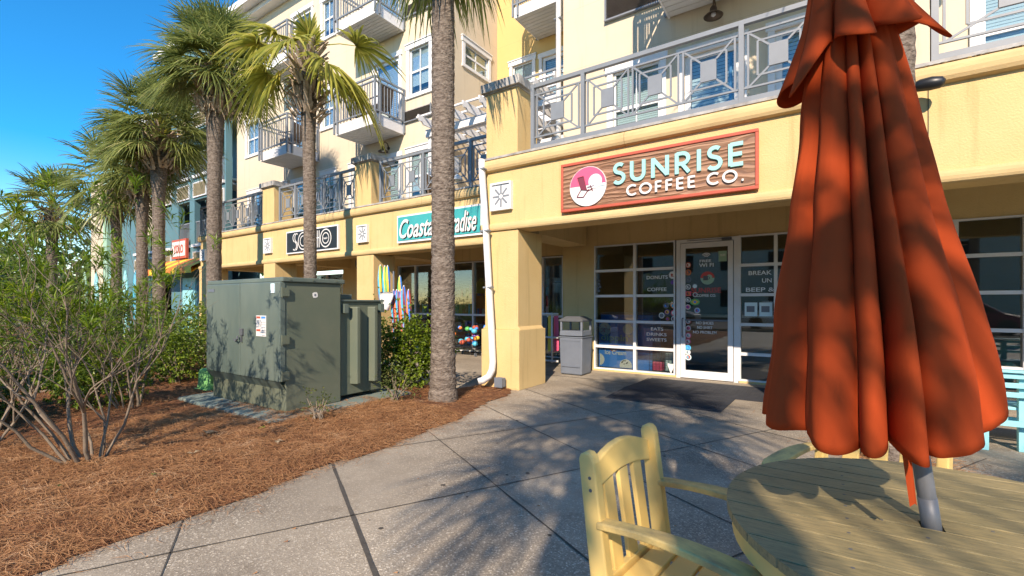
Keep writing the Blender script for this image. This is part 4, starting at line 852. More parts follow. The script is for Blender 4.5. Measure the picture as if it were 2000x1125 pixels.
# doormats
for nm, lab, pts, z in (('doormat', 'ribbed charcoal doormat lying farther from the coffee shop door', [(-2.56, 6.19), (-1.03, 6.15), (-1.0, 7.08), (-2.60, 7.10)], .012), ('doormat', 'flat charcoal doormat against the coffee shop threshold', [(-2.62, 7.09), (-.60, 7.10), (-.62, 8.28), (-2.52, 8.26)], .010)):
    t = thing(nm, lab, 'doormat', (pts[0][0], pts[0][1], 0), 'rubber mats at the coffee shop door'); mb = MB(); mb.prism(pts, .0045, z, 'z'); mb.build('backing', M['mat_rubber'], t)
    mb = MB(); xa, xb, ya, yb = pts[0][0] + .05, pts[1][0] - .05, pts[0][1] + .05, pts[2][1] - .05; n_ = int((xb - xa) / (.028 if z > .011 else .06))
    for k in range(n_): xx = xa + (xb - xa) * k / n_; mb.box(xx, xx + .014, ya, yb, z, z + (.005 if z > .011 else .002))
    mb.build('ribs', M['mat_rubber'], t)

# ================================================================ transformer cabinet
t = thing('transformer_cabinet', 'large faded green transformer cabinet with double doors on a concrete pad in the pine straw', 'transformer cabinet', (-6.1, 3.6, 0))
mb = MB(); mb.box(-7.35, -4.93, 2.68, 4.75, 0, .065); mb.build('pad', M['pad'], t, bevel=.03)
mb = MB(); mb.box(-7.02, -5.21, 3.0, 3.75, .065, 1.60); mb.build('cabinet', M['box_green2'], t, bevel=.012)
mb = MB(); mb.box(-7.07, -5.18, 2.95, 3.79, 1.60, 1.655); mb.build('lid', M['box_green'], t, bevel=.01)
for k, (a, b_) in enumerate(((-7.045, -6.125), (-6.118, -5.20))):
    mb = MB(); mb.box(a, b_, 2.925, 3.0, .43, 1.60); mb.add([(a, 2.925, .43), (b_, 2.925, .43), (b_, 3.0, .33), (a, 3.0, .33)], [(0, 1, 2, 3)]); d = mb.build('door', M['box_green'], t, bevel=.012)
    mb = MB()
    for zz in (.50, .92, 1.48):
        xx = -5.195 if k else -7.05; mb.box(xx - .012, xx + .02, 2.95, 3.03, zz - .05, zz + .05); mb.tube([(xx + .01, 2.945, zz - .06), (xx + .01, 2.945, zz + .06)], .009, 6)
    mb.build('hinge', M['box_green2'], d)
    if k == 1:
        mb = MB(); mb.bar((-6.06, 2.915, 1.02), (-6.06, 2.915, .86), .018, .014, (0, 1, 0)); mb.box(-6.10, -6.02, 2.905, 2.925, .95, 1.03); mb.tube([(-6.13, 2.90, .93), (-6.10, 2.885, .90), (-6.14, 2.885, .87), (-6.19, 2.89, .89)], .011, 6); mb.build('latch', M['can_dark'], d)
        mb = MB(); mb.box(-5.71, -5.49, 2.918, 2.9245, .95, 1.20); mb.mi = 1; mb.box(-5.70, -5.61, 2.916, 2.9175, 1.165, 1.19); mb.box(-5.70, -5.61, 2.916, 2.9175, 1.01, 1.035); mb.mi = 2; mb.box(-5.59, -5.50, 2.916, 2.9175, 1.165, 1.19)
        mb.mi = 3
        for i in range(6): mb.box(-5.70, -5.62, 2.9165, 2.9175, 1.05 + i * .018, 1.054 + i * .018); mb.box(-5.58, -5.50, 2.9165, 2.9175, .96 + i * .032, .965 + i * .032)
        mb.bar((-5.60, 2.9165, 1.07), (-5.59, 2.9165, 1.13), .01, .002, (0, 1, 0))
        mb.build('warning_label', [M['offwhite'], M['red'], M['blue'], M['can_grey']], d); mb = MB(); mb.box(-5.38, -5.30, 2.916, 2.9245, 1.47, 1.58); mb.build('sticker', M['sky_print'], d)
    else:
        mb = MB(); [mb.box(-6.98 + i * .03, -6.955 + i * .03, 2.918, 2.9245, 1.50, 1.54) for i in range(6)]; mb.build('number_plate', M['can_grey'], d)
mb = MB(); [solid_disc(mb, 0, 0, .01, .01, 0, .001, 3) for _ in range(0)]; cyc = [(3.38 + .036 * math.cos(R(45 * k + 10)) * (1 + .15 * (k % 2)), 1.45 + .036 * math.sin(R(45 * k + 10)) * (1 + .15 * (k % 2))) for k in range(8)]
mb.prism(cyc, -5.209, -5.2065, 'x'); mb.mi = 1; mb.prism([(3.38 + .016 * math.cos(R(60 * k)), 1.45 + .016 * math.sin(R(60 * k))) for k in range(6)], -5.2064, -5.205, 'x'); mb.build('sticker', [M['offwhite'], M['can_grey']], t)
mb = MB()
for q in ((3.0, 1.62), (3.3, 1.62), (3.62, 1.62)): mb.tube([(-5.18, q[0] + .04, q[1] + .01), (-5.172, q[0] + .04, q[1] + .01)], .012, 6)
mb.build('bolt', M['box_green2'], t)
mb = MB(); mb.box(-6.95, -5.27, 3.79, 4.47, .12, 1.37); tk = mb.build('tank', M['box_green2'], t, bevel=.01)
mb = MB(); mb.box(-6.98, -5.24, 3.77, 4.50, 1.37, 1.395); mb.box(-6.6, -5.45, 3.80, 4.1, 1.40, 1.47); mb.build('tank_lid', M['box_green'], tk, bevel=.006)
for yy in (3.93, 4.22): MB().prism([(-5.275, yy), (-5.17, yy + .045), (-5.17, yy + .10), (-5.275, yy + .14)], .26, 1.30, 'z').build('radiator_fin', M['box_green2'], tk, bevel=.01)
for ya in (3.80, 4.40): MB().box(-5.26, -5.20, ya, ya + .06, 1.22, 1.34).build('lifting_lug', M['box_green'], tk)
# small green pedestal in the straw
t = thing('cable_pedestal', 'small light green plastic cable pedestal in front of the hedge', 'utility pedestal', (-7.83, 3.3, 0), local=True)
mb = MB(); pr = [(-.15, 0), (.15, 0), (.145, .10), (.13, .12), (.115, .30), (.10, .345), (.06, .37), (-.06, .37), (-.10, .345), (-.115, .30), (-.13, .12), (-.145, .10)]; mb.prism(pr, -.09, .09); mb.build('cover', M['ped_green'], t, bevel=.02); mb = MB(); mb.box(-.165, .165, -.11, .11, .0, .055); mb.build('base', M['ped_green'], t, bevel=.01)
t.scale = (1.05, 1.1, .95); t.rotation_euler = (0, 0, R(15))
# ================================================================ palms
UP = Vector((0, 0, 1))
def frond(mb, o, az, el, pl, br, n, sag, droop, r_, pm=None, wk=1):
    d0 = Vector((math.cos(az) * math.cos(el), math.sin(az) * math.cos(el), math.sin(el)))
    pts = [o + d0 * pl * t - UP * (sag * pl * t * t) for t in (0, .33, .66, 1)]
    (pm or mb).tube(pts, [.02, .013, .011, .009], 5, False)
    p = pts[-1]; dt = (pts[-1] - pts[-2]).normalized(); s = dt.cross(UP)
    if s.length < .1: s = Vector((1, 0, 0))
    s.normalize(); rot = r_.uniform(-.35, .35); nn = s.cross(dt); s = (s * math.cos(rot) + nn * math.sin(rot)).normalized(); nn = s.cross(dt)
    for k in range(n):
        a = R(-115 + 230 * (k + r_.uniform(-.25, .25)) / (n - 1)); ld = dt * math.cos(a) + s * math.sin(a) + nn * (.22 * abs(math.sin(a)) + r_.uniform(-.05, .05)); ld.normalize()
        L_ = br * (.66 + .34 * math.cos(a * .8)) * r_.uniform(.86, 1.1); wd = (s * math.cos(a) - dt * math.sin(a)); wd = (wd + nn * (.5 if k % 2 else -.5)).normalized()
        dr_ = droop * r_.uniform(.7, 1.4); vs = []; side = s * r_.uniform(-.06, .06)
        for t_, w_ in ((.0, .007), (.34, .024), (.64, .020), (.86, .011), (1.0, .0015)):
            q = p + ld * L_ * t_ - UP * (dr_ * L_ * max(0, t_ - .12) ** 2.1) + side * t_ * t_
            vs += [q - wd * w_ * wk, q + wd * w_ * wk]
        mb.add(vs, [(2 * i, 2 * i + 1, 2 * i + 3, 2 * i + 2) for i in range(4)])
def palm(x, y, r0, r1, ztop, label, seed, nf=34, pl=.75, br=.82, lean=(0, 0), group='sabal palms in a row before the buildings', n=26, fr=None, mat='palm', boots=True, bootlen=.5, low=-.9, segs=40, dead=5, headr=None, wk=1):
    r_ = random.Random(seed); t = thing('palm_tree', label, 'palm tree', (x, y, 0), group)
    mb = MB(); pts = []; rad = []
    for k in range(segs + 1):
        f = k / segs; z = f * ztop; pts.append((x + lean[0] * f * f, y + lean[1] * f * f, z)); flare = .28 * math.exp(-z / .25)
        hr = (headr or r1); rr_ = r0 + (r1 - r0) * f; rr_ = rr_ + (hr - r1) * max(0, (f - .72) / .28)
        rad.append(rr_ * (1 + flare) * (1 + .025 * math.sin(k * 2.4)) * r_.uniform(.985, 1.015))
    # ring scars: extra tight rings
    P2 = []; R2 = []
    for k in range(segs):
        for q in range(3):
            u = q / 3; P2.append(tuple(a + (b_ - a) * u for a, b_ in zip(pts[k], pts[k + 1]))); R2.append((rad[k] * (1 - u) + rad[k + 1] * u) * (1.0 if q else .96) * r_.uniform(.982, 1.018))
    mb.tube(P2 + [pts[-1]], R2 + [rad[-1]], 18); mb.build('trunk', M['bark'], t, smooth=True)
    top = Vector(pts[-1]); hd = rad[-1]
    if boots:
        mb = MB()
        for k in range(int(85 * bootlen / .5)):
            z = top.z - bootlen * 1.0 + bootlen * 1.25 * r_.random(); a = r_.uniform(0, 6.28); rr_ = hd * r_.uniform(.95, 1.2); e = r_.uniform(.45, 1.15); tw = r_.uniform(-.45, .45)
            p0 = Vector((top.x + rr_ * math.cos(a), top.y + rr_ * math.sin(a), z)); d_ = Vector((math.cos(a + tw) * math.cos(e), math.sin(a + tw) * math.cos(e), math.sin(e))); L_ = r_.uniform(.16, .36)
            sd_ = Vector((-math.sin(a), math.cos(a), 0)); q = p0 + d_ * L_; o_ = Vector((math.cos(a), math.sin(a), 0)) * .02
            mb.add([p0 - sd_ * .045, p0 + sd_ * .045, q + sd_ * .02, q - sd_ * .02, p0 - sd_ * .035 + o_, p0 + sd_ * .035 + o_, q + sd_ * .014 + o_, q - sd_ * .014 + o_], [(0, 1, 5, 4), (1, 2, 6, 5), (2, 3, 7, 6), (3, 0, 4, 7), (4, 5, 6, 7)])
        mb.build('leaf_bases', M['boot'], t)
    mb = MB(); pm = MB(); hd_o = top + UP * .12
    if fr:
        for az, el, pl_, br_, sag, dr_ in fr: frond(mb, hd_o + UP * r_.uniform(-.2, .25), R(az), R(el), pl_, br_, n, sag, dr_, r_, pm, 1.25)
    else:
        for k in range(nf):
            f = k / nf; el = 1.45 - (1.45 - low) * (f ** .95) + r_.uniform(-.12, .12); az = k * 2.39996 + r_.uniform(-.25, .25)
            frond(mb, hd_o + UP * (.3 - .4 * f), az, el, pl * r_.uniform(.85, 1.15) * (.8 + .3 * math.sin(f * 3.1) + (.35 if f < .3 else 0)), br * r_.uniform(.88, 1.12), n, .16 + .2 * f, .25 + .38 * f, r_, pm, wk)
    mb.build('crown', M[mat], t); pm.build('leaf_stalks', M['palm_y'], t, smooth=True)
    if dead:
        mb = MB()
        for k in range(dead): frond(mb, top - UP * r_.uniform(0, .15), r_.uniform(0, 6.28), r_.uniform(-1.25, -.8), r_.uniform(.3, .5), .5, 14, .2, .8, r_)
        mb.build('dry_fronds', M['dead'], t)
    return t
palm(-4.29, 4.7, .168, .150, 6.92, 'nearest palm, its thick bare trunk in front of the teal sign', 1, nf=44, pl=.6, br=.85, low=-1.3, n=38, wk=.75, dead=0, segs=70)
# second palm: sparse head of a few yellowing fans
W8 = math.degrees(YAW)
fr2 = [(205, 44, 1.0, .95, .28, .6), (222, 22, 1.05, .95, .32, .7), (30, 20, 1.15, 1.05, .3, .6), (-60, 8, .7, 1.0, .35, .8), (-10, 2, .95, .95, .4, .85), (212, -12, .9, .95, .4, .9), (40, -10, .95, .9, .4, .9), (150, 12, .6, .7, .3, .6), (75, 0, .7, .7, .3, .7), (-120, -28, .6, .75, .4, .9), (5, -30, .6, .7, .4, .9), (95, 82, .25, .6, 0, .1), (250, 84, .3, .6, 0, .1), (10, 80, .35, .55, 0, .15)]
palm(-9.1, 5.8, .135, .128, 6.55, 'second palm with a sparse head of a few yellow green fans above a shaggy neck', 2, fr=fr2, mat='palm_y', n=36, dead=2, bootlen=1.3, lean=(-.12, 0), headr=.21, segs=60)
palm(-13.36, 5.73, .18, .165, 7.25, 'third palm with a very full round crown and a pale woven neck', 3, nf=84, pl=.85, br=.9, lean=(.1, 0), headr=.27, wk=.62, n=42, low=-.16, bootlen=1.0)
palm(-16.9, 5.7, .17, .16, 6.35, 'fourth palm, full drooping crown beside the reddish forked pair', 4, nf=80, pl=.95, br=.92, headr=.28, wk=.66, n=38, low=-.2, bootlen=1.0)
palm(-18.4, 5.75, .16, .15, 5.6, 'slim reddish palm trunk just left of the fourth palm', 5, nf=56, pl=.8, br=.8, headr=.25, wk=.7, n=32, low=-.15, bootlen=.9)
palm(-20.6, 5.7, .16, .15, 5.35, 'sixth palm with ragged leaning crown before the mint corner', 6, nf=54, pl=1.0, br=.9, n=22, low=-.5, headr=.24)
palm(-26.4, 5.2, .19, .18, 5.1, 'far rounded palm standing alone against the blue sky', 7, nf=56, pl=.9, br=.95, n=22, low=-.55, dead=2, headr=.24)
for i, (x, y, z, lab) in enumerate(((-58, 3.9, 3.6, 'leftmost of the three small palms in the far distance'), (-52, 5.4, 3.9, 'middle one of the three small palms in the far distance'), (-47.5, 6.4, 3.5, 'rightmost of the three small palms in the far distance'))):
    palm(x, y, .2, .2, z, lab, 20 + i, nf=26, pl=1.2, br=1.3, n=12, low=-.7, dead=0, group='small palms in the far distance', boots=False, segs=12)
palm(.5, 5.12, .165, .15, 7.4, 'palm trunk rising directly behind the folded orange umbrella', 30, nf=24, n=20, low=-.5)
for i, (x, y, z, lab) in enumerate(((1.4, -4.2, 5.8, 'palm behind the viewer casting the left part of the dappled shade'), (4.9, -7.4, 5.6, 'palm behind the viewer shading the patio table'), (5.7, -4.9, 6.0, 'palm behind the viewer on the right of the terrace'), (1.5, -3.0, 6.2, 'palm behind the viewer nearest to the terrace'), (-8, -6.5, 5.8, 'palm at the kerb left of the terrace behind the viewer'), (-14.5, -6.5, 6, 'palm at the kerb farther left behind the viewer'))):
    palm(x, y, .16, .15, z, lab, 40 + i, nf=30 if i < 4 else 24, n=18, low=-.6, dead=0, boots=False, segs=20, group='palms behind the viewer along the kerb', pl=.75, br=.8)
mb = MB()
for k in range(900):
    a, q = rnd.uniform(0, 6.28), abs(rnd.gauss(0, .22)); x, y = .5 + (.15 + q) * math.cos(a), 5.12 + (.15 + q) * math.sin(a); L_ = rnd.uniform(.05, .12); b_ = rnd.uniform(0, 6.28)
    mb.bar((x, y, .008 + rnd.random() * .03), (x + L_ * math.cos(b_), y + L_ * math.sin(b_), .008 + rnd.random() * .03), .002, .002)
tag(mb.build('pine_straw', M['straw']), 'ring of red pine straw round the palm behind the umbrella', 'pine straw', kind='stuff')

# ================================================================ bushes
def leafquad(mb, p, d, nrm, L_, w_, bend=.15):
    d = d.normalized(); s = d.cross(nrm)
    if s.length < .05: s = d.orthogonal()
    s.normalize(); nn = s.cross(d)
    q0 = p; q1 = p + d * L_ * .5; q2 = p + d * L_ - nn * bend * L_
    mb.add([q0, q1 + s * w_ / 2 + nn * w_ * .18, q2, q1 - s * w_ / 2 + nn * w_ * .18, q1], [(0, 1, 4), (1, 2, 4), (2, 3, 4), (3, 0, 4)] if False else [(0, 1, 2, 4), (0, 4, 2, 3)])
def bush(name, label, cat, cx, cy, rx, ry, h, nleaf, L_, mat, seed, group=None, z0=.05, wid=.5, stems=10, shell=.55):
    r_ = random.Random(seed); t = thing(name, label, cat, (cx, cy, 0), group); mb = MB()
    lobes = [(r_.uniform(-.6, .6) * rx, r_.uniform(-.6, .6) * ry, r_.uniform(.35, .72) * h, r_.uniform(.38, .6)) for _ in range(9)]
    cnt = 0
    while cnt < nleaf:
        lx, ly, lz, ls = lobes[cnt % 9] if r_.random() < .93 else (0, 0, h * .5, .95)
        v = Vector((r_.gauss(0, 1), r_.gauss(0, 1), r_.gauss(0, 1))).normalized(); rr_ = shell + (1 - shell) * r_.random() ** .6; rr_ *= 1 + .3 * noise.noise(v * 2.2 + Vector((seed, 0, 0)))
        p = Vector((cx + lx + v.x * rx * ls * rr_ * 1.1, cy + ly + v.y * ry * ls * rr_ * 1.1, lz + v.z * h * ls * .85 * rr_))
        cnt += 1
        if p.z < z0: continue
        for q in range(3):
            d = (v + Vector((r_.gauss(0, .6), r_.gauss(0, .6), r_.gauss(.15, .5)))).normalized(); leafquad(mb, p, d, Vector((r_.gauss(0, .5), r_.gauss(0, .5), 1)), L_ * r_.uniform(.6, 1.2), L_ * wid * r_.uniform(.8, 1.2))
    mb.build('foliage', M[mat], t)
    mb = MB()
    for k in range(stems):
        a = r_.uniform(0, 6.28); e = lobes[k % 9]; mb.tube([(cx + .08 * math.cos(a), cy + .08 * math.sin(a), -.02), (cx + e[0] * .4, cy + e[1] * .4, h * .25), (cx + e[0], cy + e[1], e[2])], [.012, .008, .003], 5)
    mb.build('stems', M['twig'], t, smooth=True)
    return t
hg = 'low hedge shrubs in the planting bed'
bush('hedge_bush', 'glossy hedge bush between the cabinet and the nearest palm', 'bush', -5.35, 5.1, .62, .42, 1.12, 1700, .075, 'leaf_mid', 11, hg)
bush('hedge_bush', 'low leafy bush between the bare stemmed shrubs', 'bush', -7.9, 1.9, .6, .5, .85, 900, .065, 'leaf_mid', 15, hg); bush('hedge_bush', 'leafy bush just left of the green pedestal', 'bush', -8.7, 3.2, .6, .5, .95, 1000, .06, 'leaf_mid', 16, hg)
bush('hedge_bush', 'broad leaved low bush at the left edge beside the bare stems', 'bush', -7.3, .5, .5, .45, .62, 420, .11, 'leaf_mid', 17, hg, wid=.62)
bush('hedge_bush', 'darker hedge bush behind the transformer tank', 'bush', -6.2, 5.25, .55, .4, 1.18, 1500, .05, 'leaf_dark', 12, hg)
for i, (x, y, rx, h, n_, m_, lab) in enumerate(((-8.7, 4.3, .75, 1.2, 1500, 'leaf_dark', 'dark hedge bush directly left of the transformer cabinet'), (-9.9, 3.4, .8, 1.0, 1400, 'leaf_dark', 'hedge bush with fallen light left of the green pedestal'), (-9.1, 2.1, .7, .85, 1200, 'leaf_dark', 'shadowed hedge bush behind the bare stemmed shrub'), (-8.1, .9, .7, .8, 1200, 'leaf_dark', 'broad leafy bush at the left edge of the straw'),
        (-11.5, 4.7, 1.1, 1.35, 1300, 'leaf_mid', 'lighter hedge bush under the fourth palm'), (-11.6, 2.6, 1.1, 1.25, 1300, 'leaf_mid', 'hedge bush in the second row behind the bare stems'), (-13.8, 4.4, 1.3, 1.5, 1200, 'leaf_dark', 'hedge bush under the sixth palm'), (-14.4, 2.2, 1.3, 1.5, 1100, 'leaf_mid', 'wide hedge bush low at the left of the palm row'), (-17.5, 4.2, 1.5, 1.6, 1000, 'leaf_dark', 'far hedge bush below the surfboards'), (-17.8, 1.6, 1.6, 1.7, 1000, 'leaf_mid', 'far hedge bush left of the surfboards'), (-10.6, .6, 1.0, 1.15, 1100, 'leaf_mid', 'hedge bush at the left border of the picture'), (-22.5, 2.6, 1.8, 1.8, 900, 'leaf_dark', 'farthest hedge bush below the lone palm'))):
    bush('hedge_bush', lab, 'bush', x, y, rx, rx * .8, h, n_, .07 if i < 8 else .09, m_, 50 + i, hg)
bush('rose_bush', 'small thin leaved rose bush right of the cabinet fins', 'bush', -4.68, 4.22, .28, .25, .62, 240, .038, 'leaf_rose', 13, 'small rose bushes at the cabinet', stems=14, shell=.2)
bush('rose_bush', 'sparse reddish rose bush in front of the cabinet side', 'bush', -4.72, 3.1, .24, .2, .40, 90, .032, 'leaf_rose', 14, 'small rose bushes at the cabinet', stems=12, shell=.1)
def twiggy(name, label, x, y, h, seed, nst=16, spread=.75, leafn=16, mat='leaf_shrub', LL=.085, density=1.0, bias=(0, 0)):
    r_ = random.Random(seed); t = thing(name, label, 'shrub', (x, y, 0), 'narrow leaved shrubs with bare grey stems'); st = MB(); lf = MB()
    def tuft(p, d, n_, sc=1):
        for k in range(n_):
            v = (d * r_.uniform(.25, 1.2) + Vector((r_.gauss(0, .6), r_.gauss(0, .6), r_.gauss(.05, .5)))).normalized(); leafquad(lf, p - d * r_.uniform(0, .15), v, Vector((r_.gauss(0, .6), r_.gauss(0, .6), 1)), LL * sc * r_.uniform(.7, 1.3), LL * .135, .12)
    def branch(p, d, L_, r0, lev):
        pts = [p]; rad = [r0]; n_ = 5; q = p.copy(); dd = d.copy()
        for k in range(n_):
            dd = (dd + Vector((r_.gauss(0, .14), r_.gauss(0, .14), r_.gauss(.05, .10)))).normalized(); q = q + dd * L_ / n_; pts.append(q.copy()); rad.append(r0 * (1 - .5 * (k + 1) / n_))
        st.tube(pts, rad, 7 if lev < 2 else 4, False)
        if lev >= 3:
            if r_.random() < .9 * density and q.z > h * .22: tuft(q, dd, int(leafn * r_.uniform(.6, 1.3)))
            if r_.random() < .5 * density and q.z > h * .3: tuft(pts[3], dd, leafn // 2)
            return
        for k in range(2 if lev == 2 else r_.choice((2, 3))):
            i = r_.choice((2, 3, 4, 5, 5)); a = (Vector((r_.gauss(0, 1), r_.gauss(0, 1), r_.gauss(.25, .6)))).normalized()
            branch(pts[i], (dd + a * .72).normalized(), L_ * r_.uniform(.55, .85), rad[i] * .7, lev + 1)
        if r_.random() < .75: branch(q, (dd + Vector((r_.gauss(0, .2), r_.gauss(0, .2), .1))).normalized(), L_ * .7, rad[-1] * .9, lev + 1)
    for k in range(nst):
        a = 2 * math.pi * k / nst + r_.uniform(-.3, .3); e = r_.uniform(.25, spread)
        d = Vector((math.cos(a) * e + bias[0], math.sin(a) * e + bias[1], 1)).normalized(); branch(Vector((x + .09 * math.cos(a), y + .09 * math.sin(a), -.03)), d, h * .42 * r_.uniform(.8, 1.15), .0145 * r_.uniform(.7, 1.4), 0)
    st.build('branches', M['twig'], t, smooth=True); lf.build('foliage', M[mat], t)
twiggy('bottlebrush_shrub', 'nearest tall shrub with forked bare grey stems and narrow light green leaves', -5.14, 1.23, 2.05, 5, 10, .62, 26, LL=.095, density=.42, bias=(-.10, -.06))
twiggy('bottlebrush_shrub', 'shrub with leaning stems at the left edge behind the nearest shrub', -6.3, .75, 1.95, 8, 8, .7, 24, LL=.095, density=.5, bias=(-.1, -.05))
twiggy('bottlebrush_shrub', 'shrub with dark stems halfway between the nearest shrub and the green pedestal', -7.3, 2.15, 1.7, 9, 7, .5, 22, LL=.10, density=.5, bias=(-.15, -.05))
# leaves and chips fallen on the straw, each its own
fl = [(-4.45, 1.75, 'curled tan leaf', .09, 'dead'), (-4.25, 2.35, 'pale bark chip near the pavement', .10, 'dead'), (-4.1, 1.35, 'orange brown maple like leaf', .06, 'leaf_rose'), (-3.75, 1.25, 'white paper scrap at the pavement edge', .05, 'dead'), (-4.75, 2.5, 'green yellow fallen leaf', .07, 'leaf_mid'), (-5.05, 2.1, 'long dry palm splinter', .16, 'dead'), (-4.4, .9, 'dull yellow fallen leaf', .06, 'leaf_rose')]
for x, y, lab, s_, m_ in fl:
    mb = MB(); leafquad(mb, Vector((x, y, mh(x, y) + .035)), Vector((rnd.gauss(0, 1), rnd.gauss(0, 1), .1)), Vector((.1, .2, 1)), s_, s_ * .5, .2); leafquad(mb, Vector((x, y, mh(x, y) + .037)), Vector((rnd.gauss(0, 1), rnd.gauss(0, 1), .1)), Vector((.1, .2, 1)), s_ * .7, s_ * .4, .2)
    tag(mb.build('fallen_leaf', M[m_]), lab + ' on the pine straw', 'leaf', 'litter on the pine straw')
# far woods beyond the car park
mb = MB(); r_ = random.Random(77)
for k in range(15000):
    x = r_.uniform(-130, -60); y = r_.uniform(-12, 34); z = abs(r_.gauss(0, 1)) * 4.2 + 3.5 * noise.noise((x * .1, y * .1, 0)) + .6
    d = Vector((r_.gauss(0, 1), r_.gauss(0, 1), r_.gauss(.3, 1))); leafquad(mb, Vector((x, y, max(.1, z))), d, Vector((0, 0, 1)), 1.1, .8)
tag(mb.build('far_woods', M['leaf_dark']), 'low dark green woods along the far left horizon', 'woods', kind='stuff')

# ================================================================ patio furniture
POLE = Vector((.25, 1.686, .74))
tb = thing('patio_table', 'round yellow slatted patio table weathered grey on top', 'table', (.36, 1.69, 0), local=True)
mb = MB(); Rt = .617; wd = .098; y = -Rt; hx, hy = POLE.x - .36, POLE.y - 1.69
rows = []
while y < Rt - .005: rows.append((y, min(y + wd - .006, Rt))); y += wd
for a, b_ in rows:
    def xe(v): return math.sqrt(max(0, Rt * Rt - v * v))
    n_ = 7; ys = [a + (b_ - a) * i / n_ for i in range(n_ + 1)]; poly = [(-xe(v), v) for v in ys] + [(xe(v), v) for v in reversed(ys)]
    if a < hy < b_:   # plank with the umbrella hole cut as two pieces
        mb.prism([p for p in poly if p[0] < 0 and 1][:n_ + 1] + [(hx - .025, ys[-1]), (hx - .025, ys[0])], .715, .74, 'z'); mb.prism([(hx + .025, ys[0]), (hx + .025, ys[-1])] + [p for p in poly if p[0] > 0], .715, .74, 'z')
        for sg, m1, m2 in ((1, hy + .024, b_), (-1, a, hy - .024)):
            if m2 > m1: mb.box(hx - .025, hx + .025, m1, m2, .715, .74)
    else: mb.prism(poly, .715, .74, 'z')
mb.build('tabletop', M['plank'], tb, bevel=.003)
mb = MB(); n_ = 72
for z0, z1, ra, rb in ((.655, .714, Rt - .045, Rt - .015),):
    vs = []
    for k in range(n_):
        a = 2 * math.pi * k / n_
        for rr_, zz_ in ((ra, z0), (rb, z0), (rb, z1), (ra, z1)): vs.append((rr_ * math.cos(a), rr_ * math.sin(a), zz_))
    mb.add(vs, [(4 * k + j, 4 * k + (j + 1) % 4, 4 * ((k + 1) % n_) + (j + 1) % 4, 4 * ((k + 1) % n_) + j) for k in range(n_) for j in range(4)])
mb.build('apron', M['paint_y'], tb)
mb = MB(); mb.box(-.55, .55, -.05, .03 - .045, .62, .70); mb.box(-.04, .04, -.55, .55, .61, .655); mb.build('cross_beam', M['paint_y'], tb)
for sx in (-1, 1):
    for sy in (-1, 1): mb = MB(); mb.box(sx * .36 - .035, sx * .36 + .035, sy * .36 - .035, sy * .36 + .035, 0, .655); mb.build('leg', M['paint_y'], tb, bevel=.006)
mb = MB(); mb.box(-.36, .36, -.03, .03, .13, .16); mb.box(-.03, .03, -.36, .36, .10, .129); mb.build('stretcher', M['paint_y'], tb)
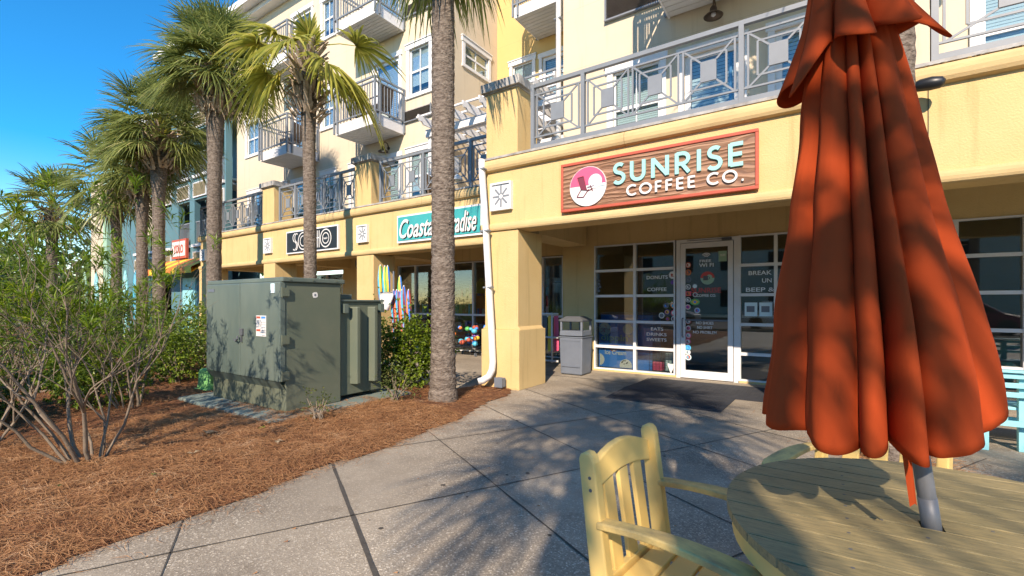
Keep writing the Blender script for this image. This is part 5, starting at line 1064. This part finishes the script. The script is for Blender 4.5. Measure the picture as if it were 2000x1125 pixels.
def make_chair(label, loc, rz):
    """armchair facing local +x, origin under the seat centre"""
    t = thing('patio_chair', label, 'chair', loc, 'yellow slat back patio armchairs', True, rz); PY = M['paint_y']
    hw = .235
    for s_ in (-1, 1):
        mb = MB(); y0, y1 = s_ * hw - .021, s_ * hw + .021
        pr = [(-.29, 0), (-.225, 0), (-.205, .40), (-.262, .82), (-.27, .84), (-.283, .851), (-.300, .852), (-.316, .842), (-.322, .825), (-.27, .38)]
        mb.prism(pr, y0, y1); mb.build('back_post', PY, t, bevel=.006)
        mb = MB(); mb.box(.17, .225, y0, y1, 0, .595); mb.build('front_leg', PY, t, bevel=.006)
        mb = MB(); vs = []; fs = []      # curved arm
        seg = 12
        for i in range(seg + 1):
            f = i / seg; x = -.25 + .52 * f; zc = .625 + .022 * math.sin(f * math.pi) - .012 * f; w_ = .026 + .014 * math.sin(max(0, f - .25) / .75 * math.pi * .62) + (0 if f < .97 else -.012); yc = s_ * (hw + .004)
            vs += [(x, yc - w_, zc - .013), (x, yc + w_, zc - .013), (x, yc + w_, zc + .011), (x, yc - w_, zc + .011)]
        for i in range(seg):
            for j in range(4): fs.append((4 * i + j, 4 * i + (j + 1) % 4, 4 * i + 4 + (j + 1) % 4, 4 * i + 4 + j))
        fs += [(3, 2, 1, 0), (4 * seg, 4 * seg + 1, 4 * seg + 2, 4 * seg + 3)]
        mb.add(vs, fs); mb.build('armrest', M['arm'], t, bevel=.005)
        mb = MB(); mb.box(-.21, .17, s_ * (hw - .012) - .012, s_ * (hw - .012) + .012, .33, .395); mb.build('seat_rail', PY, t)
    mb = MB(); vs = []; seg = 14
    for i in range(seg + 1):
        f = i / seg; y = -hw + .021 + (2 * hw - .042) * f; zt = .792 + .048 * math.sin(f * math.pi); zb = .712 + .030 * math.sin(f * math.pi)
        for zz_ in (zb, zt):
            xo = -.205 - (zz_ - .40) * .136 - .058
            vs += [(xo, y, zz_), (xo + .028, y, zz_)]
    fs = []
    for i in range(seg):
        a = 4 * i; fs += [(a, a + 4, a + 6, a + 2), (a + 1, a + 3, a + 7, a + 5), (a, a + 1, a + 5, a + 4), (a + 2, a + 6, a + 7, a + 3)]
    fs += [(0, 2, 3, 1), (4 * seg, 4 * seg + 1, 4 * seg + 3, 4 * seg + 2)]
    mb.add(vs, fs); mb.build('top_rail', PY, t, bevel=.005)
    for k in range(3):
        y = (-1 + k) * .112; mb = MB(); mb.bar((-.247, y, .40), (-.298, y, .735), .068, .018, (1, 0, 0)); mb.build('back_slat', PY, t, bevel=.004)
    mb = MB(); mb.box(-.262, -.235, -hw + .021, hw - .021, .36, .43); mb.build('lower_back_rail', PY, t, bevel=.004)
    mb = MB()
    for k in range(5):
        x = -.225 + k * .092; z = .40 - .02 * math.sin((k + .5) / 5 * math.pi); mb.box(x, x + .083, -hw - .012 if k else -hw + .024, hw + .012 if k else hw - .024, z, z + .02)
    mb.build('seat', PY, t, bevel=.004)
    for y_ in (-hw - .0215, hw + .0215):
        mb = MB(); [mb.tube([(x_, y_ - .0006, z_), (x_, y_ + .0006, z_)], .006, 10) for x_, z_ in ((-.278, .77), (-.275, .73), (-.222, .38), (-.243, .62), (.198, .57))]; mb.build('screws', M['can_dark'], t)
    mb = MB(); mb.box(.19, .212, -hw + .021, hw - .021, .31, .385); mb.box(-.02, .0, -hw + .03, hw - .03, .2, .24); mb.build('apron', PY, t)
    return t
ch = make_chair('yellow slat back patio armchair in front, left of the round table', (-.33, 1.63, 0), R(-7))
ch2 = dup(ch, (.12, 2.52, 0), R(-90 - 22), 'yellow patio armchair on the far side of the table, seen below the umbrella')
mb = MB()
for x_, y_ in [(hx - .11, hy - .03), (hx + .13, hy + .05), (hx - .02, hy - .09)] + [(sg * .3, -Rt + .05 + k * wd) for k in range(12) for sg in (-1, 1) if abs(-Rt + .05 + k * wd) < .5]: mb.lathe([(.0045, .7402), (.0045, .7408)], x_, y_, 8)
mb.build('screws', M['can_dark'], tb)
# umbrella: leaning pole, folded canopy with hanging vent tier
um = thing('patio_umbrella', 'folded orange patio umbrella on a leaning aluminium pole through the table', 'umbrella', POLE, local=False)
RGT = Vector((math.cos(YAW), math.sin(YAW), 0)); FWD = Vector((-math.sin(YAW), math.cos(YAW), 0))
AX = (UP - RGT * .158).normalized()
def axp(z): return POLE + (UP - RGT * .158) * (z - .74)
EU = (RGT - AX * RGT.dot(AX)).normalized(); EV = AX.cross(EU).normalized()      # EV points away from the viewer
mb = MB(); mb.tube([axp(.05), axp(.74), axp(2.75)], .0205, 20); mb.build('pole', M['pole'], um, smooth=True)
mb = MB(); mb.tube([axp(.69), axp(.82)], .0217, 20); mb.build('pole_sleeve', M['pole'], um, smooth=True)
mb = MB(); mb.tube([axp(.946), axp(.955), axp(.957), axp(1.05)], [.0275, .0275, .0225, .0225], 20); mb.build('collar', M['pole'], um, smooth=True)
mb = MB(); mb.lathe([(.24, 0), (.24, .05), (.05, .07), (.03, .10), (.03, .35)], POLE.x + .1, POLE.y + .06, 28); mb.build('base', M['can_dark'], um)
def lerp_tab(tab, z):
    if z >= tab[0][0]: return tab[0][1]
    for (za, va), (zb, vb) in zip(tab, tab[1:]):
        if z >= zb: u = (za - z) / (za - zb); u = u * u * (3 - 2 * u) * .35 + u * .65; return va + (vb - va) * u
    return tab[-1][1]
RADT = [(2.45, .04), (2.18, .085), (1.857, .145), (1.62, .19), (1.34, .255), (1.12, .292), (.93, .305)]
OFFT = [(2.45, .0), (2.18, .0), (1.86, -.03), (1.62, -.055), (1.34, -.08), (.93, -.125)]
def lobes(th, tab, drift):
    """deep valleys of unequal width between soft rounded cloth folds: returns 0 in a valley, 1 on a crest, and the fold's depth"""
    n_ = len(tab); th = (th + drift) % (2 * math.pi)
    for i in range(n_):
        a = tab[i][0]; b_ = tab[(i + 1) % n_][0] + (2 * math.pi if i == n_ - 1 else 0); t_ = th if th >= a else th + 2 * math.pi
        if a <= t_ <= b_:
            u = (t_ - a) / (b_ - a); u = u ** tab[i][2]; d0, d1 = tab[i][1], tab[(i + 1) % n_][1]
            return math.sin(math.pi * u) ** .85, (d0 * (1 - u) + d1 * u) * (.75 + .5 * (.5 + .5 * math.sin(drift * 20 + i * 2.4)))
    return 1, .1
# valley angle, depth, skew; 270 degrees faces the viewer
FB = [(R(14), .12, 1.0), (R(75), .25, 1), (R(120), .25, 1), (R(172), .16, .8), (R(206), .12, 1.0), (R(235), .26, .8), (R(254), .50, 1.2), (R(272), .30, .55), (R(308), .15, 1.2), (R(345), .12, 1.0)]
NT = 300
def shell(z0, zb, nz, fn):
    vs = []
    for j in range(nz + 1):
        f = j / nz
        for k in range(NT):
            th = 2 * math.pi * k / NT; z, rr_, off = fn(f, th); c_ = axp(z) + EU * off; vs.append(c_ + EU * rr_ * math.cos(th) + EV * rr_ * math.sin(th) * .72)
    return vs, [(j * NT + k, j * NT + (k + 1) % NT, (j + 1) * NT + (k + 1) % NT, (j + 1) * NT + k) for j in range(nz) for k in range(NT)]
# cross-section of the folded cloth as broad flat facets meeting at soft creases: angle, radius factor, how much it changes up the canopy
FC = [(8, 1.0, .2), (24, .90, .5), (50, 1.0, 0), (78, .80, 0), (105, 1.0, 0), (132, .8, 0), (160, 1.0, 0), (183, 1.0, .1), (203, .90, .5), (211, 1.0, .3), (231, .97, .2), (238, .80, .9), (252, .98, .4), (262, .92, .6), (268, .74, .8), (277, .97, .2), (296, 1.0, .1), (303, .88, .8), (322, .99, .2), (344, 1.03, .1), (351, .90, .6)]
def facet(th, f):
    d = math.degrees(th) % 360; d = (d + 3.5 * math.sin(f * 3.1 + 1) + 2.0 * math.sin(f * 7 + th)) % 360; n_ = len(FC)
    for i in range(n_):
        a, ra, va = FC[i]; b_, rb, vb = FC[(i + 1) % n_]; e = b_ + (360 if i == n_ - 1 else 0); q = d if d >= a else d + 360
        if a <= q <= e:
            u = (q - a) / (e - a); ra = 1 - (1 - ra) * (1 - va * .6 * (.5 + .5 * math.sin(i * 2.1 + f * 5))); rb = 1 - (1 - rb) * (1 - vb * .6 * (.5 + .5 * math.sin((i + 1) * 2.1 + f * 5)))
            return ra + (rb - ra) * u
    return 1
def body(f, th):
    l0, d0 = lobes(th, FB, .07 * math.sin(f * 2.5) + .03 * math.sin(th * 2 + f * 4))
    l = sum(facet(th + k * .018, f) * w_ for k, w_ in ((-3, .08), (-2, .12), (-1, .18), (0, .24), (1, .18), (2, .12), (3, .08)))
    l = (.6 + .4 * l) * (1 - d0 * (1 - l0))
    zb = 1.035 - .045 * max(0, -math.sin(th)) + .045 * max(0, -math.cos(th)) ** 2 * .8 + .05 * max(0, math.cos(th)) ** 3 + .02 - .05 * (l - .9) + .006 * math.sin(th * 9 + 1)
    z = 2.45 + (zb - 2.45) * f
    rr_ = lerp_tab(RADT, z) * l * (1 + .03 * noise.noise((math.cos(th) * 2.2, math.sin(th) * 2.2, f * 4)) + .02 * noise.noise((math.cos(th) * 6, math.sin(th) * 6, f * 2.2)) + .006 * noise.noise((math.cos(th) * 16, math.sin(th) * 16, f * 8)))
    return z, rr_, lerp_tab(OFFT, z)
mb = MB(); mb.add(*shell(2.45, .97, 60, body)); ca = mb.build('canopy', M['canvas'], um, smooth=True)
md = ca.modifiers.new('cloth', 'SOLIDIFY'); md.thickness = .003; md.offset = -1
FV = [(R(40), .3, 1), (R(110), .4, 1), (R(170), .3, 1), (R(218), .42, 1.2), (R(268), .55, .8), (R(305), .42, 1.0), (R(345), .15, 1)]
def vent(f, th):
    l, d = lobes(th, FV, 0); cr = max(0, math.cos(th - .25)); zh = 2.03 - .05 * l + .10 * cr ** 3 - .035 * max(0, -math.cos(th)) + .022 * math.sin(5 * th + .6) + .06 * max(0, -math.sin(th)) * (1 - max(0, math.cos(th)))
    z = 2.60 + (zh - 2.60) * f; base = .03 + .150 * f ** 1.7
    rr_ = base * (1 - d * (1 - l) * min(1, .35 + f)) * (1 + .10 * cr ** 2 * f) + .030 * l * max(0, f - .75) / .25
    return z, rr_, .012 * (1 - f) - .01 * f
mb = MB(); mb.add(*shell(2.6, 1.95, 34, vent)); vn = mb.build('vent_flap', M['canvas'], um, smooth=True); md = vn.modifiers.new('cloth', 'SOLIDIFY'); md.thickness = .0035; md.offset = -1
for th_ in (R(218), R(243), R(266), R(295), R(322), R(352)):      # stitched panel seams down the cloth
    pts = []
    for j in range(8, 61):
        z, rr_, off = body(j / 60, th_); c_ = axp(z) + EU * off; rr_ += .0016; pts.append(c_ + EU * rr_ * math.cos(th_) + EV * rr_ * math.sin(th_) * .72)
    mb = MB(); mb.tube(pts, .0016, 5); mb.build('seam', M['canvas'], um, smooth=True)
mb = MB(); pts = []
for k in range(NT + 1):
    th = 2 * math.pi * k / NT; z, rr_, off = body(.985, th); c_ = axp(z) + EU * off; rr_ += .001; pts.append(c_ + EU * rr_ * math.cos(th) + EV * rr_ * math.sin(th) * .72)
mb.tube(pts, .0014, 5, False); mb.build('hem', M['canvas'], um, smooth=True)
mb = MB(); c_ = axp(1.04) - EV * .10 - EU * .115
mb.add([c_ - EU * .012, c_ + EU * .012, c_ + EU * .010 - UP * .17 - EV * .02, c_ - EU * .004 - UP * .175 - EV * .022, c_ + EU * .02 - UP * .178 - EV * .015, c_ + EU * .014 - UP * .10], [(0, 1, 2, 3), (1, 4, 2)]); mb.build('tie_strap', M['canvas'], um)
mb = MB(); mb.lathe([(0.0, 2.72), (.03, 2.74), (.035, 2.78), (.02, 2.82), (0, 2.83)], axp(2.75).x, axp(2.75).y, 16, False); mb.build('finial', M['pole'], um, smooth=True)
# turquoise bench-table on the right
bt = thing('picnic_bench', 'turquoise slatted picnic bench at the right edge by the window', 'bench', (1.9, 6.2, 0))
mb = MB()
for k in range(3): mb.box(1.12, 2.9, 5.98 + .001 * k, 6.02, .665 - k * .085, .71 - k * .085)
mb.box(1.08, 2.9, 5.95, 6.06, .72, .742); mb.build('back_slats', M['turq'], bt, bevel=.004)
mb = MB()
for k in range(4): mb.box(1.2, 2.9, 6.06 + k * .11, 6.155 + k * .11, .37, .395)
mb.build('seat', M['turq'], bt, bevel=.004)
for x, y, z in ((1.24, 5.97, .36), (1.52, 6.06, .70), (1.22, 6.44, .37), (2.7, 5.97, .36), (2.6, 6.06, .7), (2.7, 6.44, .37)): mb = MB(); mb.box(x - .035, x + .035, y - .03, y + .03, 0, z); mb.build('leg', M['turq'], bt, bevel=.004)
mb = MB(); mb.box(1.28, 2.8, 5.945, 5.97, .24, .29); mb.box(1.2, 2.8, 6.14, 6.16, .25, .29); mb.build('stretcher', M['turq'], bt)

# ================================================================ shop goods
t = thing('ice_cream_poster', 'blue ice cream poster standing inside the coffee shop window', 'poster', (-3.35, 8.8, 0))
PYy = 8.70
mb = MB(); mb.box(-3.73, -3.02, PYy, PYy + .02, .08, .95); mb.build('board', M['blue'], t)
mb = MB(); disc(mb, -3.60, .83, .13, PYy - .002, 18); disc(mb, -3.13, .84, .10, PYy - .002, 18); disc(mb, -3.73, .22, .12, PYy - .002, 14, a0=-80, a1=80); disc(mb, -3.17, .13, .125, PYy - .002, 20, a0=-20, a1=200)
mb.mi = 1
for k in range(9): disc(mb, -3.17 + rk.uniform(-.08, .08), .16 + rk.uniform(0, .07), .014, PYy - .004, 5)
mb.mi = 2; disc(mb, -3.42, .49, .10, PYy - .003, 20, a0=160, a1=380)
mb.mi = 3
for k in range(30): disc(mb, -3.60 + rk.gauss(0, .05), .83 + rk.gauss(0, .05), .009, PYy - .004, 5)
mb.build('print', [M['offwhite'], M['black'], M['red'], M['pink']], t)
text("dippin'", -3.68, -3.08, .56, .74, PYy - .005, M['green'], 'lettering_edge', t, .001, .03); text("dippin'", -3.68, -3.08, .57, .74, PYy - .008, M['aqua'], 'lettering', t, .001, .01); text('Ice Cream', -3.60, -3.16, .33, .42, PYy - .005, M['offwhite'], 'lettering', t, .001, .015)
t = thing('display_basket', 'white goods basket inside the lower coffee shop window', 'basket', (-2.5, 9.0, 0))
mb = MB()
for k in range(9): mb.box(-2.75 + k * .06, -2.745 + k * .06, 8.85, 8.855, .05, .42)
for k in range(6): mb.box(-2.76, -2.25, 8.848, 8.853, .06 + k * .07, .064 + k * .07)
mb.build('wires', M['black'], t); mb = MB(); mb.box(-2.72, -2.52, 8.9, 9.05, .05, .22); mb.mi = 1; mb.box(-2.48, -2.27, 8.9, 9.05, .05, .40); mb.build('packets', [M['pink'], M['sky_print']], t, bevel=.02)
t = thing('blue_freezer', 'blue chest behind the lower left window panes', 'freezer', (-2.9, 9.1, 0)); mb = MB(); mb.box(-3.8, -2.72, 8.95, 9.5, .02, 1.12); mb.build('body', M['blue'], t, bevel=.02); mb = MB(); mb.box(-3.8, -2.72, 8.94, 9.51, 1.12, 1.16); mb.build('lid', M['can_grey'], t)
t = thing('counter', 'wooden service counter inside the coffee shop', 'counter', (-1.2, 10.6, 0)); mb = MB(); mb.box(-3, 1.5, 10.5, 11, .02, 1.05); mb.build('body', M['brown'], t); mb = MB(); mb.box(-3.05, 1.55, 10.45, 11.05, 1.05, 1.1); mb.build('worktop', M['offwhite'], t)
for i, (x, y, z, lab) in enumerate(((1.66, 9.6, 2.2, 'glowing pendant lamp behind the right hand window'), (-8.3, 11.2, 2.62, 'round ceiling light inside the beachwear shop'), (-5.45, 10.8, 2.45, 'round ceiling light seen through the passage window'))):
    t = thing('ceiling_lamp', lab, 'lamp', (x, y, z), 'lit lamps inside the shops'); mb = MB(); mb.lathe([(0, z - .05), (.04, z - .03), (.05, z), (.02, z + .03)], x, y, 14, False); mb.build('bulb', M['bulb'], t, smooth=True); mb = MB(); mb.lathe([(.17, z + .03), (.06, z + .09), (.012, z + .12), (.012, 3.1)], x, y, 16, False); mb.build('shade', M['bronze'], t)
# shelves with goods behind the beachwear shop windows
def shelf(x, y, w_, label, seed):
    t = thing('display_shelf', label, 'shelf', (x, y, 0), 'display shelves in the beachwear shop'); r_ = random.Random(seed); mb = MB()
    for z in (.5, 1.0, 1.5, 1.95): mb.box(x, x + w_, y, y + .35, z, z + .03)
    mb.box(x, x + .03, y, y + .35, 0, 2.0); mb.box(x + w_ - .03, x + w_, y, y + .35, 0, 2.0); mb.build('frame', M['brown'], t)
    mb = MB(); ms = ['offwhite', 'pink', 'cyan', 'yellow', 'green', 'orange', 'blue', 'sky_print']
    for z in (.53, 1.03, 1.53):
        xx = x + .05
        while xx < x + w_ - .12:
            d = r_.uniform(.04, .12); mb.mi = r_.choice((0, 0, 0, 1, 2, 3, 4, 5, 6, 7)); mb.box(xx, xx + d, y + .03, y + .2, z + .002, z + r_.uniform(.12, .32)); xx += d + .02
    mb.build('goods', [M[k] for k in ms], t)
shelf(-10.9, 10.15, 1.2, 'goods shelf left in the beachwear shop window', 1); shelf(-9.0, 10.15, 1.4, 'goods shelf in the middle of the beachwear shop', 2); shelf(-7.2, 10.2, 1.5, 'goods shelf right in the beachwear shop window', 3)
t = thing('toy_hut', 'small yellow thatched display hut inside the beachwear shop window', 'display stand', (-8.3, 10.4, 0)); mb = MB(); mb.lathe([(.42, 1.62), (.34, 1.70), (.04, 2.05)], -7.9, 10.25, 14); mb.build('roof', M['yellow'], t); mb = MB(); [mb.tube([(-7.9 + .25 * math.cos(a), 10.25 + .25 * math.sin(a), .02), (-7.9 + .25 * math.cos(a), 10.25 + .25 * math.sin(a), 1.66)], .025) for a in (0, 1.57, 3.14, 4.71)]; mb.lathe([(.22, 1.2), (.22, 1.55)], -7.9, 10.25, 12); mb.build('posts', M['orange'], t)
# rack of folded beach umbrellas at the pier
t = thing('umbrella_rack', 'rack of folded rainbow beach umbrellas in clear sleeves beside the arcade pier', 'display rack', (-8.1, 6.9, 0)); r_ = random.Random(4)
mb = MB(); mb.tube([(-7.8, 6.95, 0), (-7.8, 6.95, 2.05)], .02); mb.lathe([(.3, 0), (.3, .04), (.03, .06)], -7.8, 6.95, 16); mb.build('stand', M['can_grey'], t)
pal = [['purple', 'cyan', 'yellow', 'green'], ['cyan', 'green', 'yellow', 'blue'], ['pink', 'cyan', 'maroon', 'blue'], ['pink', 'orange', 'blue', 'red']]
spots = [(-8.08, 6.82, 2.17, .95), (-7.98, 6.86, 2.15, .9), (-7.89, 6.86, 2.15, .95), (-7.60, 6.95, 1.92, .9), (-7.68, 6.84, 1.62, .9), (-7.60, 6.86, 1.62, .9), (-7.52, 6.84, 1.60, .88), (-7.44, 6.86, 1.62, .88), (-7.36, 6.84, 1.70, .95), (-7.28, 6.9, 1.62, .88)]
for i, (x, y, z, L_) in enumerate(spots):
    q = thing('beach_umbrella', ('purple and green striped' if i < 4 else 'pink and blue striped') + ' folded beach umbrella, one of those packed on the rack', 'beach umbrella', (x, y, z - L_), 'folded beach umbrellas on the rack ' + ('above' if i < 4 else 'below'))
    mb = MB(); p_ = pal[0 if i < 2 else 1 if i < 4 else 2 + i % 2]; n_ = 8
    for k in range(n_):
        a0, a1 = 2 * math.pi * k / n_, 2 * math.pi * (k + 1) / n_; mb.mi = k % 4
        for j in range(6):
            f0, f1 = j / 6, (j + 1) / 6; tw = 1.2
            def pt(f, a): rr_ = (.022 + .038 * math.sin(math.pi * min(1, f * 1.15 + .05)) ** .8); return (x + rr_ * math.cos(a + tw * f), y + rr_ * math.sin(a + tw * f), z - L_ * f)
            mb.quad(pt(f0, a0), pt(f0, a1), pt(f1, a1), pt(f1, a0))
    mb.build('cloth', [M[c] for c in p_], q); mb = MB(); mb.tube([(x, y, z - .01), (x, y, z + .03)], .014, 8); mb.build('tip', M['offwhite'], q)
t = thing('plastic_bag', 'white plastic bag hanging at the umbrella rack', 'bag', (-8.15, 6.7, 1.2)); mb = MB(); n_ = 16; vs = []
for j, (z, w_) in enumerate(((1.58, .20), (1.52, .215), (1.44, .20), (1.34, .15), (1.25, .09), (1.20, .04))):
    for k in range(n_): a = 2 * math.pi * k / n_; vs.append((-7.75 + w_ * math.cos(a) * (1 + .06 * math.sin(5 * a + j)), 6.70 + .05 * math.sin(a) * (1 + .5 * math.sin(3 * a + j)), z + .015 * math.sin(4 * a + j)))
mb.add(vs, [(j * n_ + k, j * n_ + (k + 1) % n_, (j + 1) * n_ + (k + 1) % n_, (j + 1) * n_ + k) for j in range(5) for k in range(n_)] + [tuple(range(n_))]); mb.build('bag', M['offwhite'], t, smooth=True)
# carts of bagged beach toys
for i, (x, y, w_) in enumerate(((-8.7, 9.0, .62), (-7.95, 9.05, .8), (-7.0, 9.1, .5))):
    t = thing('toy_cart', ('left' if i == 0 else 'middle' if i == 1 else 'right') + ' low black cart heaped with bright beach toys in the arcade', 'cart', (x, y, 0), 'carts of beach toys under the arcade'); mb = MB()
    mb.box(x, x + w_, y, y + .4, .22, .25)
    for k in range(9): mb.box(x + w_ * k / 8 - .004, x + w_ * k / 8 + .004, y, y + .008, .25, .5)
    mb.box(x, x + w_, y, y + .01, .5, .515); mb.build('basket', M['black'], t)
    [MB().tube([(a, y + b_, .05), (a + .012, y + b_, .05)], .05, 12).build('castor', M['can_grey'], t) for a in (x + .06, x + w_ - .08) for b_ in (.06, .34)]
    mb = MB(); ms = ['cyan', 'green', 'yellow', 'pink', 'orange', 'blue', 'purple', 'red']
    for k in range(33):
        mb = MB(); cx, cy, cz, q = x + r_.uniform(.04, w_ - .04), y + r_.uniform(0, .3), .32 + r_.random() ** 1.3 * .45, r_.uniform(.045, .085)
        n0 = len(mb.v); vs = []
        for a in range(5):
            for b_ in range(7): th, ph = math.pi * (a + .001) / 4, 2 * math.pi * b_ / 7; vs.append((cx + q * math.sin(th) * math.cos(ph), cy + q * math.sin(th) * math.sin(ph), cz + q * .8 * math.cos(th)))
        mb.add(vs, [(a * 7 + b_, a * 7 + (b_ + 1) % 7, (a + 1) * 7 + (b_ + 1) % 7, (a + 1) * 7 + b_) for a in range(4) for b_ in range(7)])
        mb.build('toy', M[ms[r_.randrange(8)]], t, smooth=True)
# white pipe clothes rack in the passage behind the corner pier
t = thing('pipe_rack', 'white plastic pipe rack with hanging clothes behind the corner pier', 'clothes rack', (-5.1, 8.9, 0)); mb = MB()
for x in (-5.35, -5.05, -4.75):
    for z in (): pass
    mb.tube([(x, 8.6, .08), (x, 8.6, 1.15)], .022, 8)
for z in (.12, .62, 1.12): mb.tube([(-5.4, 8.6, z), (-4.6, 8.6, z)], .022, 8)
mb.build('frame', M['pvc'], t, smooth=True)
for k in range(5): mb = MB(); x = -5.30 + k * .14; mb.mi = 0; mb.add([(x, 8.66, 1.08), (x + .1, 8.68, 1.08), (x + .12, 8.66, .35), (x - .02, 8.68, .3)], [(0, 1, 2, 3)]); mb.build('garment', M[['orange', 'offwhite', 'can_dark', 'yellow', 'pink'][k]], t)
t = thing('garment_rail', 'rail of white shirts behind the passage window', 'clothes rack', (-5.4, 10.6, 0)); mb = MB(); mb.tube([(-5.9, 10.5, 1.9), (-4.8, 10.5, 1.9)], .015); mb.tube([(-5.9, 10.5, 0), (-5.9, 10.5, 1.9)], .015); mb.tube([(-4.8, 10.5, 0), (-4.8, 10.5, 1.9)], .015); mb.build('rail', M['can_grey'], t)
for k in range(8): mb = MB(); x = -5.8 + k * .12; mb.box(x, x + .02, 10.3, 10.7, 1.1, 1.86); mb.build('shirt', M['offwhite' if k % 3 else 'can_grey'], t)
# surfboards by the far shop
for i, (x, y, c_) in enumerate(((-23.7, 5.9, 'turq'), (-23.2, 6.2, 'aqua'), (-21.9, 6.3, 'turq'), (-21.5, 6.5, 'cyan'), (-20.8, 6.9, 'blue'), (-24.3, 5.7, 'mint'))):
    t = thing('surfboard', ['leftmost but one turquoise surfboard', 'pale aqua surfboard third from the left', 'turquoise surfboard left of the blue pair', 'cyan surfboard in the blue pair', 'dark blue surfboard at the right end', 'mint surfboard at the left end'][i] + ' standing on end behind the far hedge', 'surfboard', (x, y, 0), 'surfboards standing by the far shop')
    mb = MB(); mb.prism([(x + .28 * math.sin(math.pi * f) ** .6 * sg, .1 + 2.5 * f) for sg, fr_ in ((1, [k / 12 for k in range(13)]), (-1, [1 - k / 12 for k in range(1, 12)])) for f in fr_], y, y + .06); mb.build('board', M[c_], t, bevel=.02)
    mb = MB(); mb.box(x - .01, x + .01, y - .004, y, .3, 2.4); mb.build('stripe', M['offwhite'], t)
# bicycle by the far arcade pier
t = thing('bicycle', 'dark bicycle parked before the turquoise doors of the far shop', 'bicycle', (-21.2, 8.4, 0))
def wheel(x, y): mb = MB(); mb.tube([(x + .32 * math.cos(2 * math.pi * k / 24), y, .33 + .32 * math.sin(2 * math.pi * k / 24)) for k in range(25)], .018, 6, False); [mb.tube([(x, y, .33), (x + .31 * math.cos(k * .785), y, .33 + .31 * math.sin(k * .785))], .003, 4) for k in range(8)]; mb.build('wheel', M['black'], t)
wheel(-21.7, 8.4); wheel(-20.7, 8.4); mb = MB(); P_ = {'a': (-21.7, 8.4, .33), 'b': (-21.25, 8.4, .3), 'c': (-21.35, 8.4, .8), 'd': (-20.85, 8.4, .85), 'e': (-20.7, 8.4, .33)}
for q in ('ab', 'ac', 'bc', 'cd', 'bd', 'de'): mb.tube([P_[q[0]], P_[q[1]]], .016, 6)
mb.build('frame', M['black'], t); mb = MB(); mb.tube([(-20.85, 8.15, 1.02), (-20.82, 8.4, 1.0), (-20.85, 8.65, 1.02)], .014, 6); mb.tube([(-20.82, 8.4, 1.0), (-20.85, 8.4, .85)], .014, 6); mb.build('handlebar', M['can_grey'], t); mb = MB(); mb.box(-21.5, -21.24, 8.33, 8.47, .84, .9); mb.build('saddle', M['black'], t, bevel=.02)
# steps / low deck by the far shop
sd_ = MB(); sd_.box(-30, -18.5, 6.9, 8.2, 0, .16); sd_.box(-30, -18.2, 6.6, 6.9, 0, .08); tag(sd_.build('boardwalk', M['capstone']), kind='structure')
# balcony chairs
def balc_chair(x, y, z, rz, label):
    t = thing('balcony_chair', label, 'chair', (x, y, z), 'dark wicker chairs on the balconies', True, rz); mb = MB(); mb.box(-.25, .25, -.25, .25, .36, .42); mb.build('seat', M['bronze'], t, bevel=.02); mb = MB(); mb.prism([(.22, .42), (.27, .42), (.36, .95), (.32, .97)], -.25, .25); mb.build('backrest', M['bronze'], t, bevel=.01)
    for a in (-.22, .2):
        for b_ in (-.22, .2): mb = MB(); mb.box(a, a + .03, b_, b_ + .03, 0, .36); mb.build('leg', M['black'], t)
    mb = MB(); mb.box(-.25, .25, -.28, -.25, .60, .63); mb.box(-.25, .25, .25, .28, .60, .63); mb.build('armrest', M['bronze'], t); return t
bc = balc_chair(-10.9, 9.15, 6.72, 0, 'dark wicker chair on the right of the nearest left wing balcony')
dup(bc, (-11.75, 9.15, 6.72), R(170), 'dark wicker chair on the left of the nearest left wing balcony'); dup(bc, (-10.4, 8.6, 3.6), R(-60), 'dark wicker chair on the terrace above the black sign'); dup(bc, (-7.9, 8.6, 3.6), R(200), 'dark wicker chair on the terrace above the teal sign'); dup(bc, (-15.0, 8.6, 3.6), R(30), 'dark wicker chair on the farthest terrace'); dup(bc, (-15.5, 9.1, 6.65), R(20), 'dark wicker chair on the balcony behind the second palm'); dup(bc, (-14.2, 8.4, 3.6), R(190), 'dark wicker chair beside the pedestal of the farthest terrace')
# building across the road, seen only as a reflection and from behind
ob_ = thing('opposite_building', 'long pale building across the road behind the viewer', 'building', (0, -34, 0)); hl = [(x, x + 1.6, z, z + 1.6) for x in range(-36, 30, 4) for z in (1, 4.4)]
wall_holes('wall', M['siding'], -38, 32, 0, 7.2, -30, hl, ob_, th=-.3); mb = MB(); mb.box(-38.5, 32.5, -40, -29.7, 7.2, 7.5); mb.build('roof', M['capstone'], ob_); mb = MB(); mb.box(-38, 32, -30.4, -30.32, 0, 7.2); mb.build('window_glass', M['dark'], ob_)
def car(x, y, col, label):
    t = thing('parked_car', label, 'car', (x, y, 0), 'cars parked across the road behind the viewer'); mb = MB(); mb.prism([(-2.2, .3), (2.15, .3), (2.2, .7), (1.3, .92), (.55, 1.42), (-1.0, 1.45), (-1.75, .98), (-2.2, .9)], -.85, .85); mb.v = [(a + x, b_ + y, c_) for a, b_, c_ in mb.v]; mb.build('body', col, t, bevel=.06)
    mb = MB(); mb.prism([(1.1, .95), (.5, 1.36), (-.95, 1.38), (-1.5, .98)], -.86, .86); mb.v = [(a + x, b_ + y, c_) for a, b_, c_ in mb.v]; mb.build('window', M['black'], t)
    for a in (-1.35, 1.35):
        for b_ in (-.88, .70): mb = MB(); mb.tube([(x + a, y + b_, .33), (x + a, y + b_ + .18, .33)], .33, 18); mb.build('wheel', M['black'], t)
car(-1.5, -10.5, M['offwhite'], 'white parked car reflected in the shop door'); car(-8, -10.4, M['can_dark'], 'dark grey parked car left of the white one across the road'); car(5, -10.6, M['maroon'], 'dark red parked car right of the white one across the road')
